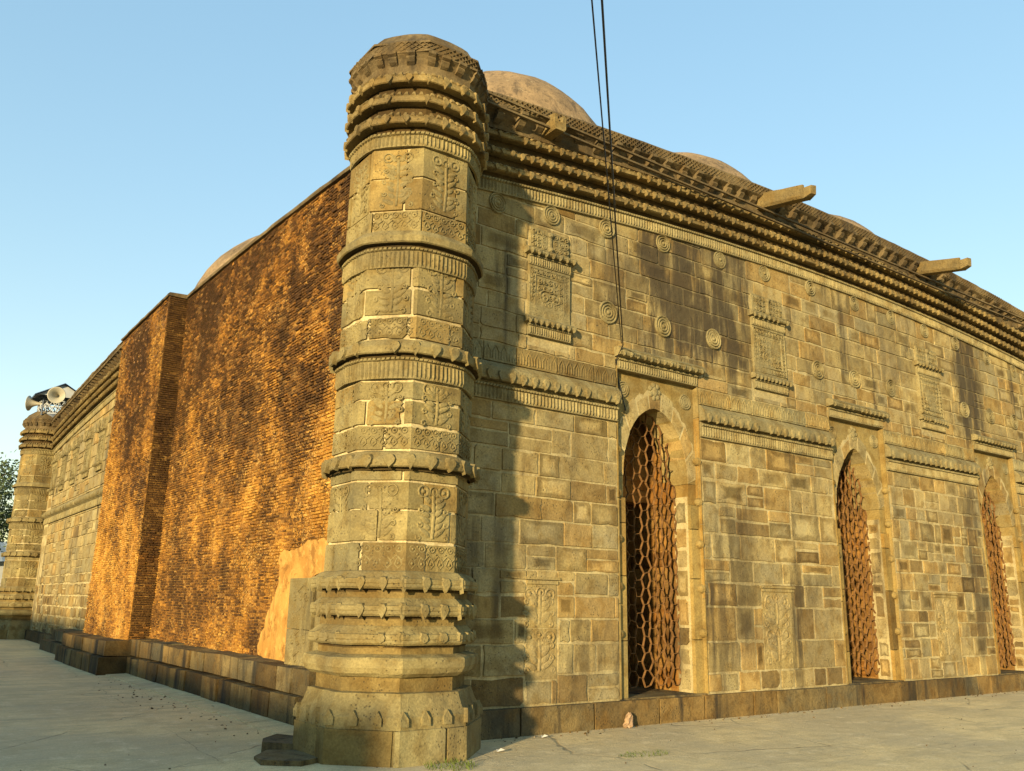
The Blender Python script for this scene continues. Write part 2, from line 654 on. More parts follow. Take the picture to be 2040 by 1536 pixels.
def boss(m, P, s, z, r, o=0., h=.02, n=8, tint=(1, 1, 1)):
    rows = []
    for f, hh in ((1, 0), (.8, .6), (.4, .95), (.02, 1)):
        rows.append([P(s + r * f * math.cos(2 * math.pi * k / n), o + h * hh, z + r * f * math.sin(2 * math.pi * k / n)) for k in range(n)])
    m.grid(rows, tint, True)


def rosette(m, P, s, z, r, o=0., h=.012):
    ring(m, P, s, z, r, o, r * .38, h, 10)
    boss(m, P, s, z, r * .42, o, h * 1.2, 6)


def spiral(m, P, s, z, r, d=1, a0=0., turns=1.4, o=0., w=.016, h=.012, n=12):
    pts = []
    for k in range(n + 1):
        f = k / n
        a = a0 + d * turns * 2 * math.pi * f
        rr = r * (1 - .85 * f)
        pts.append((s + rr * math.cos(a), z + rr * math.sin(a)))
    ridge(m, P, pts, o, w, h)


def leaf(m, P, s, z, L, w, ang, o=0., h=.012):
    ca, sa = math.cos(ang), math.sin(ang)
    f = max(.25, .8 + .9 * mnoise.noise(Vector(P(s, o, z)) * 2.3))
    rows = []
    for k, hh in ((1, 0), (.62, .8), (.05, 1)):
        row = []
        for i in range(8):
            a = math.pi / 4 * i
            x, y = L * (.5 + .5 * k * math.cos(a)), w * k * math.sin(a) * (1 - .3 * math.cos(a))
            row.append(P(s + x * ca - y * sa, o + h * hh * f, z + x * sa + y * ca))
        rows.append(row)
    m.grid(rows, (1, 1, 1), True)


def floral(m, P, s, z0, z1, w, rng, o=0., h=.013):
    """low-cut plant panel: stem, close pairs of leaves, curls and rosettes"""
    H = z1 - z0
    ridge(m, P, [(s, z0 + .03 * H), (s + w * .03, z0 + .4 * H), (s, z0 + .9 * H)], o, w * .1, h)
    n = max(3, round(H / .1))
    for d in (-1, 1):
        for q in range(n):
            z = z0 + H * (.06 + .74 * q / n)
            b = w * (.36 if q % 2 else .46) * rng.uniform(.85, 1.1)
            leaf(m, P, s + d * w * .05, z, b, w * .085, math.pi / 2 - d * (math.pi / 2 - rng.uniform(.25, .75)), o, h)
            if q % 2 == 0:
                spiral(m, P, s + d * b * .9, z - .012, w * .09, -d, rng.random() * 3, 1.1, o, w * .07, h, 7)
        rosette(m, P, s + d * w * .32, z1 - w * .16, w * .15, o, h)
        leaf(m, P, s + d * w * .08, z1 - w * .3, w * .3, w * .08, math.pi / 2 - d * .5, o, h)
    rosette(m, P, s, z0 + .9 * H, w * .11, o, h)


def flower_row(m, P, s0, s1, z0, z1, o=0., step=.11, h=.012):
    """band of small rosettes over leaf buds, linked by a waving stem"""
    n = max(2, round((s1 - s0) / step))
    d = (s1 - s0) / n
    H = z1 - z0
    ridge(m, P, [(s0 + (s1 - s0) * i / (4 * n), z0 + H * (.46 + .1 * math.sin(i * math.pi / 2))) for i in range(4 * n + 1)], o, d * .11, h)
    for i in range(n):
        s = s0 + (i + .5) * d
        rosette(m, P, s, z1 - H * .2, d * .3, o, h)
        q = [(s - d * .34, z0 + H * .22), (s - d * .2, z0 + H * .40), (s, z0 + H * .5), (s + d * .2, z0 + H * .40), (s + d * .34, z0 + H * .22), (s, z0 + H * .08)]
        ridge(m, P, q, o, d * .12, h, (1, 1, 1), True)
        boss(m, P, s, z0 + H * .26, d * .15, o, h, 6)
        if i:
            boss(m, P, s - d * .5, z1 - H * .12, d * .12, o, h, 6)
            boss(m, P, s - d * .5, z0 + H * .62, d * .1, o, h, 6)


def scrolls(m, P, s0, s1, z0, z1, r, rng, o=0., h=.012):
    nx = max(1, round((s1 - s0) / (2 * r)))
    nz = max(1, round((z1 - z0) / (2 * r)))
    dx, dz = (s1 - s0) / nx, (z1 - z0) / nz
    for i in range(nx):
        for j in range(nz):
            d = 1 if (i + j) % 2 else -1
            spiral(m, P, s0 + (i + .5) * dx, z0 + (j + .5) * dz, min(dx, dz) * .5, d, rng.uniform(0, 6.3), 1.5, o, min(dx, dz) * .2, h, 10)


def sweep(m, P, prof, s0, s1, step=.35, tint=(1, 1, 1), ends=True):
    """prof = [(o, z)...] along the wall"""
    n = max(1, int((s1 - s0) / step))
    rows = [[P(s0 + (s1 - s0) * i / n, o, z) for o, z in prof] for i in range(n + 1)]
    m.grid(rows, tint)
    if ends:
        m.face(rows[0], tint)
        m.face(rows[-1][::-1], tint)


def teeth(m, P, s0, s1, z0, z1, o=0., step=.05, h=.025, rng=random):
    """row of narrow hanging petals"""
    n = max(1, round((s1 - s0) / step))
    d = (s1 - s0) / n
    for i in range(n):
        a, b = s0 + (i + .16) * d, s0 + (i + .84) * d
        c = (a + b) / 2
        t = rng.uniform(.85, 1.1)
        hh = h * rng.uniform(.75, 1.1)
        zb = z0 + (z1 - z0) * .18
        i0 = len(m.v)
        m.v += [P(a, o, zb), P(c, o, z0), P(b, o, zb), P(b, o, z1), P(a, o, z1), P(c, o + hh, zb + .01), P(c, o + hh * .8, z1)]
        for f in ((0, 5, 6, 4), (5, 2, 3, 6), (0, 1, 5), (1, 2, 5), (4, 6, 3)):
            m.f.append(tuple(i0 + k for k in f))
            m.c.append((t, t, t))
            m.sm.append(False)


def rope(m, P, s0, s1, z, r=.022, o=0., step=.045):
    """twisted cord moulding: a row of slanting beads"""
    n = max(1, round((s1 - s0) / step))
    d = (s1 - s0) / n
    for i in range(n):
        a, b = s0 + i * d, s0 + (i + 1) * d
        k = d * .3
        m.hexa([P(a, o - .01, z - r), P(b, o - .01, z - r), P(b, o - .01, z + r), P(a, o - .01, z + r),
                P(a + d * .1, o + r * .9, z - r * .55), P(b - d * .3, o + r * .9, z - r * .55), P(b - d * .1, o + r * .9, z + r * .55), P(a + d * .3, o + r * .9, z + r * .55)])


def drops(m, P, s0, s1, z, o, step=.2, w=.085, up=.07, dn=.06, th=.03, rng=None):
    """pointed pendants standing on the front edge of a moulding"""
    n = max(1, round((s1 - s0) / step))
    d = (s1 - s0) / n
    for i in range(n):
        if rng and rng.random() < .1:
            continue
        c = s0 + (i + .5) * d
        W = w / 2
        q = [(-W * .5, up), (W * .5, up), (W, up * .45), (W * .8, -dn * .1), (0, -dn), (-W * .8, -dn * .1), (-W, up * .45)]
        fr = [P(c + x * .8, o + th, z + y * .85) for x, y in q]
        bk = [P(c + x, o - .02, z + y) for x, y in q]
        m.face(fr)
        m.grid([bk + [bk[0]], fr + [fr[0]]])


def lattice(m, P, s0, s1, z0, z1, o=0., h=.03, w=.018):
    """pierced diamond band"""
    H = z1 - z0
    d = H * .62
    n = max(2, round((s1 - s0) / d))
    d = (s1 - s0) / n
    for i in range(-1, n + 1):
        for sg in (1, -1):
            a = s0 + i * d
            b = a + sg * d * 2 if sg > 0 else a + d * 2
            if sg > 0:
                p, q = (a, z0), (a + 2 * d, z1)
            else:
                p, q = (a + 2 * d, z0), (a, z1)
            # clip to the band
            def clip(p, q):
                (x0, y0), (x1, y1) = p, q
                if x0 > x1:
                    x0, y0, x1, y1 = x1, y1, x0, y0
                if x1 <= s0 or x0 >= s1:
                    return None
                if x0 < s0:
                    y0 += (y1 - y0) * (s0 - x0) / (x1 - x0)
                    x0 = s0
                if x1 > s1:
                    y1 = y0 + (y1 - y0) * (s1 - x0) / (x1 - x0)
                    x1 = s1
                return (x0, y0), (x1, y1)
            c = clip(p, q)
            if c:
                ridge(m, P, [c[0], c[1]], o, w, h + (.002 if sg > 0 else 0))
    for z in (z0, z1):
        m.pbox(P, s0, s1, o, o + h + .008, z - .014, z + .014)


def octlathe(m, cx, cy, prof, tint=(1, 1, 1), sub=3, cap=True, rnd=0.):
    """prof = [(apothem, z)...]; eight flat sides, each side subdivided so it can be worn"""
    rows = []
    for apo, z in prof:
        row = []
        R_ = apo / math.cos(math.pi / 8)
        for k in range(8):
            a0, a1 = math.pi / 4 * (k - .5), math.pi / 4 * (k + .5)
            for i in range(sub):
                f = i / sub
                if rnd:
                    s_ = apo * T8 * (2 * f - 1)
                    row.append(facet(cx, cy, k, apo, rnd)(s_, 0, z))
                    continue
                row.append((cx + R_ * (math.cos(a0) * (1 - f) + math.cos(a1) * f), cy + R_ * (math.sin(a0) * (1 - f) + math.sin(a1) * f), z))
        rows.append(row)
    m.grid(rows, tint, True)
    if cap:
        m.face(rows[-1], tint)


def oct_blocks(m, cx, cy, apo, zs, seed, gap=.012, wr=(.4, .85), dark=.08):
    """courses of stones wrapping round the octagon"""
    rng = random.Random(seed)
    side = 2 * apo * T8
    per = 8 * side
    for z0, z1 in zip(zs[:-1], zs[1:]):
        u0 = rng.uniform(0, .5)
        u = u0
        cuts = [u]
        while cuts[-1] < u0 + per - wr[0]:
            cuts.append(cuts[-1] + rng.uniform(*wr))
        cuts[-1] = u0 + per
        for a, b in zip(cuts[:-1], cuts[1:]):
            t = block_tint(rng, dark)
            o = rng.uniform(-.006, .006)
            g = gap * rng.uniform(.7, 1.4)
            x = a
            while x < b - 1e-6:
                k = int(math.floor(x / side + 1e-9))
                e = min(b, (k + 1) * side)
                P = facet(cx, cy, k % 8, apo)
                l, r = x - (k + .5) * side, e - (k + .5) * side
                ex = o * T8
                at0, at1 = abs(x - k * side) < 1e-6 and x > a, abs(e - (k + 1) * side) < 1e-6 and e < b
                st = rng.getstate()
                block(m, P, l - (ex if at0 else 0), r + (ex if at1 else 0), z0, z1, o, t, random.Random(int(a * 1e4) + seed), g, .007, not at0, not at1)
                rng.setstate(st)
                x = e


mosque = thing('mosque', 'old grey and ochre stone mosque with octagonal corner towers, brick-patched long wall and low domes', 'mosque')

# ------------------------------------------------------------------ doorway wall
DOORS = [4.12, 9.24, 14.36]
HW = .87                                     # half width of a doorway recess
PANELS = [(2.0, .74), (6.78, .86), (11.93, .86), (16.6, .86)]
ROUND_T = [1.10, 2.04, 3.09, 4.28, 5.63, 6.78, 8.09, 9.48, 10.73, 11.98, 13.2, 14.54, 15.8, 17.1]
ROUND_L = [3.10, 4.24, 5.39, 8.15, 9.28, 10.49, 13.3, 14.4, 15.5]
RELIEF = [(1.93, .5), (6.68, .8), (11.75, .8)]
CB = 6.87                                    # underside of the cornice frieze at the wall ends


def mortar_gap(s, z):
    n = fbm(s * .7, z * .7, 3.3)
    g = .006 + max(0, n) * .016
    if s > 5 and z < 4:
        g += .003 + .014 * max(0, fbm(s * .5, z * .5, 8.1) + .1)
    if 1.2 < s < 3.3 and z < 1.9:
        g += .006
    return g


holes = [(c - HW, c + HW, .3, 4.98) for c in DOORS]
for c, w in PANELS:
    holes += [(c - w / 2, c + w / 2, 4.95, 6.6)]
for c, w in RELIEF:
    holes += [(c - w / 2, c + w / 2, .62, 1.84)]
ends = [(.3, DOORS[0] - HW), (DOORS[0] + HW, DOORS[1] - HW), (DOORS[1] + HW, DOORS[2] - HW), (DOORS[2] + HW, WX - .4)]
holes += [(a, b, 4.08, 4.86) for a, b in ends]
m = MB()
ashlar(m, PF, .3, DOORS[0], .33, 4.08, holes, (.26, .46), (.3, .8), 11, dark=.1, gapz=mortar_gap)
ashlar(m, PF, DOORS[0], DOORS[1], .33, 4.08, holes, (.26, .5), (.32, .85), 14, dark=.1, gapz=mortar_gap)
ashlar(m, PF, DOORS[1], WX, .33, 4.08, holes, (.2, .38), (.24, .6), 15, dark=.1, gapz=mortar_gap)
ashlar(m, PF, .3, WX, 4.08, 7.46, holes, (.24, .42), (.28, .8), 12, dark=.07, gap=.0075)
wall = m.build('ashlar_wall', 'wall', mosque, jit=.004, freq=7)

# mortar core with the doorways left open, ceiling and the closed far sides
m = MB()
xs = [0.02]
for c in DOORS:
    xs += [c - HW + .012, c + HW - .012]
xs.append(WX)
DEP = 1.9


def core_strip(x0, x1, z0):
    n = max(1, int((x1 - x0) / .8))
    for i in range(n):
        a, b = x0 + (x1 - x0) * i / n, x0 + (x1 - x0) * (i + 1) / n
        za, zb = 7.95 + rise_f(a), 7.95 + rise_f(b)
        m.hexa([(a, .014, z0), (b, .014, z0), (b, DEP, z0), (a, DEP, z0), (a, .014, za), (b, .014, zb), (b, DEP, zb), (a, DEP, za)])


for i in range(0, len(xs), 2):
    core_strip(xs[i], xs[i + 1], .0)
for c in DOORS:
    core_strip(c - HW + .012, c + HW - .012, 4.96)
m.build('mortar_core', 'mortar', wall)

m = MB()
rng = random.Random(5)
s = .62
while s < WX:
    w = rng.uniform(.45, 1.25)
    e = min(s + w, WX)
    m.pbox(PF, s + .006, e - .006, -.3, .06 + rng.uniform(-.006, .008), -.05, .33 + rng.uniform(-.006, .004), block_tint(rng, .25), .012)
    s = e
m.build('plinth', 'plinth', mosque, jit=.006)

# string course, broken at each doorway
for a, b in ends:
    m = MB()
    rng = random.Random(int(a * 100))
    sweep(m, PF, [(-.01, 4.34), (.11, 4.335), (.12, 4.36), (.112, 4.46), (.105, 4.50), (.03, 4.585), (-.01, 4.59)], a, b, .2)
    drops(m, PF, a, b, 4.385, .116, .19, .1, .075, .075, .034, rng)
    sc_ = m.build('string_course', 'carved', mosque, jit=.006, freq=6)
    m = MB()
    sweep(m, PF, [(-.01, 4.09), (.035, 4.09), (.035, 4.30), (-.01, 4.30)], a, b, .5)
    rope(m, PF, a, b, 4.27, .022, .05, .05)
    teeth(m, PF, a, b, 4.09, 4.245, .036, .058, .024, rng)
    m.build('petal_frieze', 'carved', sc_, jit=.003)
    m = MB()
    s = a
    while s < b - .05:
        e = min(b, s + rng.uniform(.5, .85))
        if b - e < .3:
            e = b
        t = block_tint(rng, .3)
        m.pbox(PF, s + .008, e - .008, -.02, .012, 4.60, 4.86, t, .008)
        n = max(1, round((e - s) / .13))
        for i in range(n):
            c = s + (i + .5) * (e - s) / n
            ridge(m, PF, [(c - .05, 4.64), (c - .045, 4.74), (c, 4.82), (c + .045, 4.74), (c + .05, 4.64)], .012, .022, .016, t)
            ridge(m, PF, [(c, 4.63), (c, 4.76)], .012, .018, .012, t)
        s = e
    m.build('leaf_frieze', 'carved', sc_, jit=.003)


def band(b):
    return [(0, b + .02), (.14, b + .004), (.168, b + .014), (.172, b + .05), (.16, b + .057), (.168, b + .07), (.15, b + .08), (.07, b + .145), (0, b + .15)]


def cornice(P, s0, s1, cb, par, seed, detail=1):
    rng = random.Random(seed)
    m = MB()
    for b in (.27, .52, .775):
        sweep(m, P, [(o, cb + z) for o, z in band(b)], s0, s1, .18)
    sweep(m, P, [(0, cb + .20), (.025, cb + .20), (.025, cb + 1.0), (0, cb + 1.0)], s0, s1, .4, (.38, .34, .3))  # sooty recess backing, shade between the bands painted in as well
    for b, st in ((.27, .2), (.52, .17), (.775, .22)):
        drops(m, P, s0, s1, cb + b + .035, .168, st, .075, .045, .06, .034, rng)
        n = int((s1 - s0) / (.11 / detail))
        for i in range(n):                      # the carved leaves on the sloping top of each band
            c = s0 + (i + .5) * (s1 - s0) / n
            w = (s1 - s0) / n * .4
            h = rng.uniform(.01, .03)
            t = rng.uniform(.8, 1.25)
            m.hexa([P(c - w, .13, cb + b + .075), P(c + w, .13, cb + b + .075), P(c + w * .5, .06, cb + b + .145), P(c - w * .5, .06, cb + b + .145),
                    P(c - w * .6, .14 + h, cb + b + .09), P(c + w * .6, .14 + h, cb + b + .09), P(c + w * .3, .075 + h, cb + b + .14), P(c - w * .3, .075 + h, cb + b + .14)], (t, t, t))
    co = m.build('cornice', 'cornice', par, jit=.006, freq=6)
    m = MB()
    sweep(m, P, [(-.01, cb), (.04, cb), (.04, cb + .20), (-.01, cb + .20)], s0, s1, .3)
    rope(m, P, s0, s1, cb + .18, .024, .055, .05)
    teeth(m, P, s0, s1, cb + .005, cb + .15, .041, .056, .024, rng)
    m.build('petal_frieze', 'carved', co, jit=.003)
    m = MB()                                    # cove, brackets and pierced parapet
    sweep(m, P, [(0, cb + .94), (.06, cb + .95), (.07, cb + 1.0), (.09, cb + 1.08), (.14, cb + 1.15), (.22, cb + 1.19), (.235, cb + 1.20),
                 (.235, cb + 1.36), (.22, cb + 1.39), (-.3, cb + 1.43)], s0, s1, .18)
    n = int((s1 - s0) / .36)
    for i in range(n):
        c = s0 + (i + .5) * (s1 - s0) / n + rng.uniform(-.02, .02)
        w = .055
        q = [(.09, 1.0), (.17, 1.04), (.225, 1.10), (.21, 1.13), (.27, 1.16), (.27, 1.205), (.09, 1.205)]
        if rng.random() < .12:
            q = [(.09, 1.06), (.16, 1.10), (.2, 1.205), (.09, 1.205)]
        A = [P(c - w, o, cb + z) for o, z in q]
        B = [P(c + w, o, cb + z) for o, z in q]
        m.face(A)
        m.face(B[::-1])
        m.grid([A + [A[0]], B + [B[0]]])
    lattice(m, P, s0, s1, cb + 1.215, cb + 1.355, .236, .03, .02)
    m.build('parapet', 'parapet', par, jit=.007, freq=5)


cornice(PFr, .45, WX - .3, CB, mosque, 21)


# ------------------------------------------------------------------ carved panels, reliefs and roundels of the doorway wall
def hood_mould(m, P, c, w, z, prot=.12, h=.1, step=.13, rng=None):
    sweep(m, P, [(0, z), (prot * .85, z + .01), (prot, z + h * .3), (prot * .93, z + h * .5), (prot, z + h * .62), (prot * .5, z + h), (0, z + h)], c - w / 2, c + w / 2, .1)
    drops(m, P, c - w / 2, c + w / 2, z + h * .3, prot * .95, step, .06, .03, .05, .022, rng)


def carved_panel(P, c, w, zt, zh, zs, seed, par, fancy=True):
    rng = random.Random(seed)
    m = MB()
    m.pbox(P, c - w / 2, c + w / 2, -.05, .03, zs + .1, zh - .02, (1, 1, 1), .006)
    a, b, z0, z1 = c - w / 2, c + w / 2, zs + .12, zh - .17
    if fancy:
        for d in (.02, .115):
            for q in ([(a + d, z0 + d), (a + d, z1 - d)], [(b - d, z0 + d), (b - d, z1 - d)], [(a + d, z0 + d), (b - d, z0 + d)], [(a + d, z1 - d), (b - d, z1 - d)]):
                ridge(m, P, q, .03, .022, .022)
        scrolls(m, P, a + .025, a + .11, z0 + .1, z1 - .1, .035, rng, .03, .022)
        scrolls(m, P, b - .11, b - .025, z0 + .1, z1 - .1, .035, rng, .03, .022)
        scrolls(m, P, a + .03, b - .03, z1 - .11, z1 - .025, .042, rng, .03, .024)
        scrolls(m, P, a + .03, b - .03, z0 + .025, z0 + .11, .042, rng, .03, .022)
        scrolls(m, P, a + .14, b - .14, z0 + .14, z1 - .14, .05, rng, .03, .024)
        spiral(m, P, c - .1, z0 + .3, .1, 1, 1, 1.6, .03, .03, .026, 14)
        spiral(m, P, c + .1, z0 + .3, .1, -1, 2.1, 1.6, .03, .03, .026, 14)
    sweep(m, P, [(0, zh - .15), (.045, zh - .15), (.045, zh), (0, zh)], a, b, .5)
    rope(m, P, a, b, zh - .02, .016, .05, .035)
    teeth(m, P, a, b, zh - .15, zh - .04, .046, .04, .02, rng)
    pn = m.build('carved_panel', 'carved', par, jit=.003)
    m = MB()
    hood_mould(m, P, c, w + .13, zh, .12, .1, .13, rng)
    m.build('hood', 'carved', pn, jit=.005)
    m = MB()
    m.pbox(P, c - w * .47, c + w * .47, -.02, .025, zh + .1, zt, (1, 1, 1), .006)
    if fancy:
        scrolls(m, P, c - w * .45, c - .06, zh + .12, zt - .02, .045, rng, .025, .022)
        scrolls(m, P, c + .06, c + w * .45, zh + .12, zt - .02, .045, rng, .025, .022)
    ridge(m, P, [(c, zh + .1), (c, zt - .03)], .025, .07, .05)
    boss(m, P, c, zt - .06, .055, .03, .05)
    boss(m, P, c, zh + .14, .05, .03, .05)
    m.build('crest', 'carved', pn, jit=.003)
    m = MB()
    hood_mould(m, P, c, w + .12, zs, .105, .1, .1, rng)
    sweep(m, P, [(0, zs - .16), (.04, zs - .16), (.04, zs), (0, zs)], a, b, .5)
    rope(m, P, a, b, zs - .025, .016, .045, .035)
    teeth(m, P, a, b, zs - .16, zs - .05, .041, .04, .02, rng)
    m.build('sill', 'carved', pn, jit=.004)
    return pn


for i, (c, w) in enumerate(PANELS):
    zo = (0, .1, .14, .0)[i]
    carved_panel(PF, c, w, 6.66 + zo, 6.24 + zo * .9, 5.24, 100 + i, mosque)


def roundel(P, s, z, r, par, seed):
    m = MB()
    rng = random.Random(seed)
    t = rng.uniform(.78, 1.1)
    boss(m, P, s, z, r * 1.02, 0, .014, 20, (t, t, t))
    for f in (.92, .66, .4):
        ring(m, P, s, z, r * f, .012, r * .17, .024, 20, (t, t, t))
    boss(m, P, s, z, r * .2, .014, .028, 8, (t, t, t))
    return m.build('roundel', 'carved', par, jit=.004)


for i, s in enumerate(ROUND_T):
    roundel(PF, s, CB + rise_f(s) - .14, .15, mosque, i)
for i, s in enumerate(ROUND_L):
    roundel(PF, s, 5.7 + .02 * (i % 3), .175, mosque, 50 + i)
for i, (c, w) in enumerate(RELIEF):
    rng = random.Random(300 + i)
    m = MB()
    t = (1.02, 1.0, .92)
    m.pbox(PF, c - w / 2 + .008, c + w / 2 - .008, -.05, -.008, .63, 1.24, t)
    m.pbox(PF, c - w / 2 + .008, c + w / 2 - .008, -.05, -.008, 1.25, 1.83, t)
    wf = min(w, .62)
    floral(m, PF, c - .04, .72, 1.22, wf, rng, -.008, .02)
    floral(m, PF, c - .04, 1.28, 1.74, wf, rng, -.008, .02)
    m.pbox(PF, c - w / 2, c + w / 2, -.03, .012, 1.79, 1.835, t)
    m.pbox(PF, c - w / 2 - .03, c + w / 2 + .03, -.03, .02, 1.845, 1.88, t)
    m.build('floral_relief', 'wall', mosque, jit=.003)

# ------------------------------------------------------------------ doorways
OW, SPR, APX = .67, 3.35, 4.42


def arch_z(x, pt):
    u = min(1, abs(x) / OW)
    return SPR + (APX - SPR) * ((1 - pt) * math.sqrt(max(0, 1 - u * u)) + pt * (1 - u ** 1.25))


def doorway(c, pt, seed):
    rng = random.Random(seed)
    par = mosque
    yb = .1                                     # the arched screen stands this far back from the wall face
    Q = lambda s, o, z: (c + s, yb - o, z)
    m = MB()
    t0 = (1, 1, 1)
    # side stones of the screen
    z = .33
    while z < SPR - .02:
        h = rng.uniform(.5, 1.3) if z < 2.6 else rng.uniform(.25, .4)
        z1 = min(SPR, z + h)
        if SPR - z1 < .2:
            z1 = SPR
        for d in (-1, 1):
            a, b = sorted((d * OW, d * (HW + .01)))
            fo = .045 if z < 2.9 else .0        # lower jamb stones stand forward
            tt = block_tint(rng, .06)
            m.hexa([Q(a, -.5, z + .003), Q(b, -.5, z + .003), Q(b, -.5, z1 - .003), Q(a, -.5, z1 - .003),
                    Q(a + .004, fo, z + .006), Q(b, fo, z + .006), Q(b, fo, z1 - .006), Q(a + .004, fo, z1 - .006)], tt)
        z = z1
    # spandrel field over the arch, with its soffit
    N = 28
    xs_ = [-(HW + .01), -OW] + [-OW + 2 * OW * i / N for i in range(1, N)] + [OW, HW + .01]
    top = 4.99
    for x0, x1 in zip(xs_[:-1], xs_[1:]):
        za = arch_z(x0, pt) if abs(x0) <= OW else SPR
        zb = arch_z(x1, pt) if abs(x1) <= OW else SPR
        m.hexa([Q(x0, -.5, za), Q(x1, -.5, zb), Q(x1, -.5, top), Q(x0, -.5, top), Q(x0, 0, za), Q(x1, 0, zb), Q(x1, 0, top), Q(x0, 0, top)],
               (.97, 1, 1.05))
    dr = m.build('doorway', 'jamb', par, jit=.005)
    # pale pointing round the arch, then the voussoirs
    m = MB()
    rows = []
    for i in range(33):
        x = -OW * math.cos(math.pi * i / 32)
        zz = arch_z(x, pt)
        L = math.hypot(x, zz - SPR + .25)
        e = .27 + .03 * math.sin(i * 2.3)
        rows.append([Q(x, .0, zz + .002), Q(x, .007, zz + .002), Q(max(-HW + .01, min(HW - .01, x + x / L * e * .9)), .006, zz + (zz - SPR + .25) / L * e),
                     Q(max(-HW + .01, min(HW - .01, x + x / L * e * .9)), .0, zz + (zz - SPR + .25) / L * e)])
    m.grid(rows)
    m.build('arch_pointing', 'mortar', dr, jit=.004)
    m = MB()
    K = 9
    lerp = lambda p, q, f: (p[0] + (q[0] - p[0]) * f, p[1] + (q[1] - p[1]) * f)
    for k in range(K):
        tt = block_tint(rng, .25)
        ext = .2 + .05 * ((k * 7) % 3)
        rows = []
        for i in range(6):
            f = (k + .07 + .86 * i / 5) / K
            x = -OW * math.cos(math.pi * f)
            zz = arch_z(x, pt) - .004
            L = math.hypot(x, zz - SPR + .25)
            xo, zo = x + x / L * ext * .9, zz + (zz - SPR + .25) / L * ext
            xo = max(-HW + .02, min(HW - .02, xo))
            rows.append([Q(x, -.45, zz), Q(x, .014, zz), Q(xo, .012, zo), Q(xo, -.45, zo)])
        m.grid(rows, tt, True)
        m.face(rows[0], tt)
        m.face(rows[-1], tt)
    m.build('arch_stones', 'wall', dr, jit=.006)
    # tall slabs lining the recess, front edge flush with the wall
    for d in (-1, 1):
        z = .33
        while z < 4.9:
            z1 = min(4.97, z + rng.uniform(.9, 1.7))
            if 4.97 - z1 < .5:
                z1 = 4.97
            m = MB()
            a, b = sorted((c + d * (HW - .012), c + d * (HW - .028)))
            m.hexa([(a, -.004, z + .006), (b, -.004, z + .006), (b, .098, z + .006), (a, .098, z + .006),
                    (a, -.004, z1 - .006), (b, -.004, z1 - .006), (b, .098, z1 - .006), (a, .098, z1 - .006)], block_tint(rng, .05))
            m.build('jamb_slab', 'jamb', dr, jit=.004)
            z = z1
        for zb in (1.17, 1.8, 2.45, 3.08, 3.7):
            m = MB()
            J = lambda s, o, z: (c + d * (HW - .028 - o), .045 + s, z)
            boss(m, J, 0, zb, .07, -.005, .085, 12)
            m.build('stud', 'jamb', dr)
        m = MB()
        J = lambda s, o, z: (c + d * (HW - .028 - o), .045 + s, z)
        ridge(m, J, [(0, .4), (0, 4.1)], -.002, .022, .012)
        m.build('bead_moulding', 'jamb', dr, jit=.003)
    # hood over the recess
    m = MB()
    hood_mould(m, PF, c, 2 * HW + .05, 5.06, .15, .14, .14, rng)
    sweep(m, PF, [(-.1, 4.88), (.02, 4.88), (.02, 5.06), (-.1, 5.06)], c - HW + .02, c + HW - .02, .4)
    rope(m, PF, c - HW + .03, c + HW - .03, 5.03, .02, .03, .045)
    teeth(m, PF, c - HW + .03, c + HW - .03, 4.885, 5.0, .021, .05, .022, rng)
    m.build('hood', 'carved', dr, jit=.006)
    for d in (-1, 1):
        m = MB()
        s = d * .66
        boss(m, Q, s, 4.62, .13, 0, .016, 16)
        for f in (.9, .62, .34):
            ring(m, Q, s, 4.62, .125 * f, .012, .024, .02, 16)
        m.build('rosette', 'carved', dr)
    m = MB()
    boss(m, Q, 0, 4.68, .09, 0, .045, 8)
    for k in range(7):
        a = 2 * math.pi * k / 7
        boss(m, Q, .09 * math.cos(a), 4.68 + .105 * math.sin(a), .05, 0, .035, 6)
    m.build('rosette', 'carved', dr)
    # passage sides behind the screen: rubble blocks in thick pointing
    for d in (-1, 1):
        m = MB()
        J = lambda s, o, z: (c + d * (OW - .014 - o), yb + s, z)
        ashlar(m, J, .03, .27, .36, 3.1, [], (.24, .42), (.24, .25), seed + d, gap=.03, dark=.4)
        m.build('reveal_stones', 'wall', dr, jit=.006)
    m = MB()
    for d in (-1, 1):
        a, b = sorted((c + d * (OW - .004), c + d * (OW + .2)))
        m.hexa([(a, yb + .02, .335), (b, yb + .02, .335), (b, yb + .29, .335), (a, yb + .29, .335), (a, yb + .02, 3.16), (b, yb + .02, 3.16), (b, yb + .29, 3.16), (a, yb + .29, 3.16)])
    m.build('pointing', 'mortar', dr, jit=.006)
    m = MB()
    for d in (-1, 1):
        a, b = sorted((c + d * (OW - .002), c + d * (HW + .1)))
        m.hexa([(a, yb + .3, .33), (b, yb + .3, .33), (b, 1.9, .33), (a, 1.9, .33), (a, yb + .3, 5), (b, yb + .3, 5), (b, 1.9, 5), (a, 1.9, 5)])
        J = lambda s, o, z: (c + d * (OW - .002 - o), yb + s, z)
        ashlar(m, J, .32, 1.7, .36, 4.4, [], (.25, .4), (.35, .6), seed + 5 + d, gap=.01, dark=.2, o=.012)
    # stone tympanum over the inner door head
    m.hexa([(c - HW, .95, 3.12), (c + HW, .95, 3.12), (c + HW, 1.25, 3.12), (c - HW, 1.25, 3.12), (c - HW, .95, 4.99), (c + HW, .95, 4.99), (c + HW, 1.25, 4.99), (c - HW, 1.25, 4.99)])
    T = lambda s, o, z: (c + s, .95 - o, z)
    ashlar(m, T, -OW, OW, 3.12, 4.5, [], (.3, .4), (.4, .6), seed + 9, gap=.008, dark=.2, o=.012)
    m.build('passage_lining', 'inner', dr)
    # honeycomb iron grille
    m = MB()
    yg = yb + .26
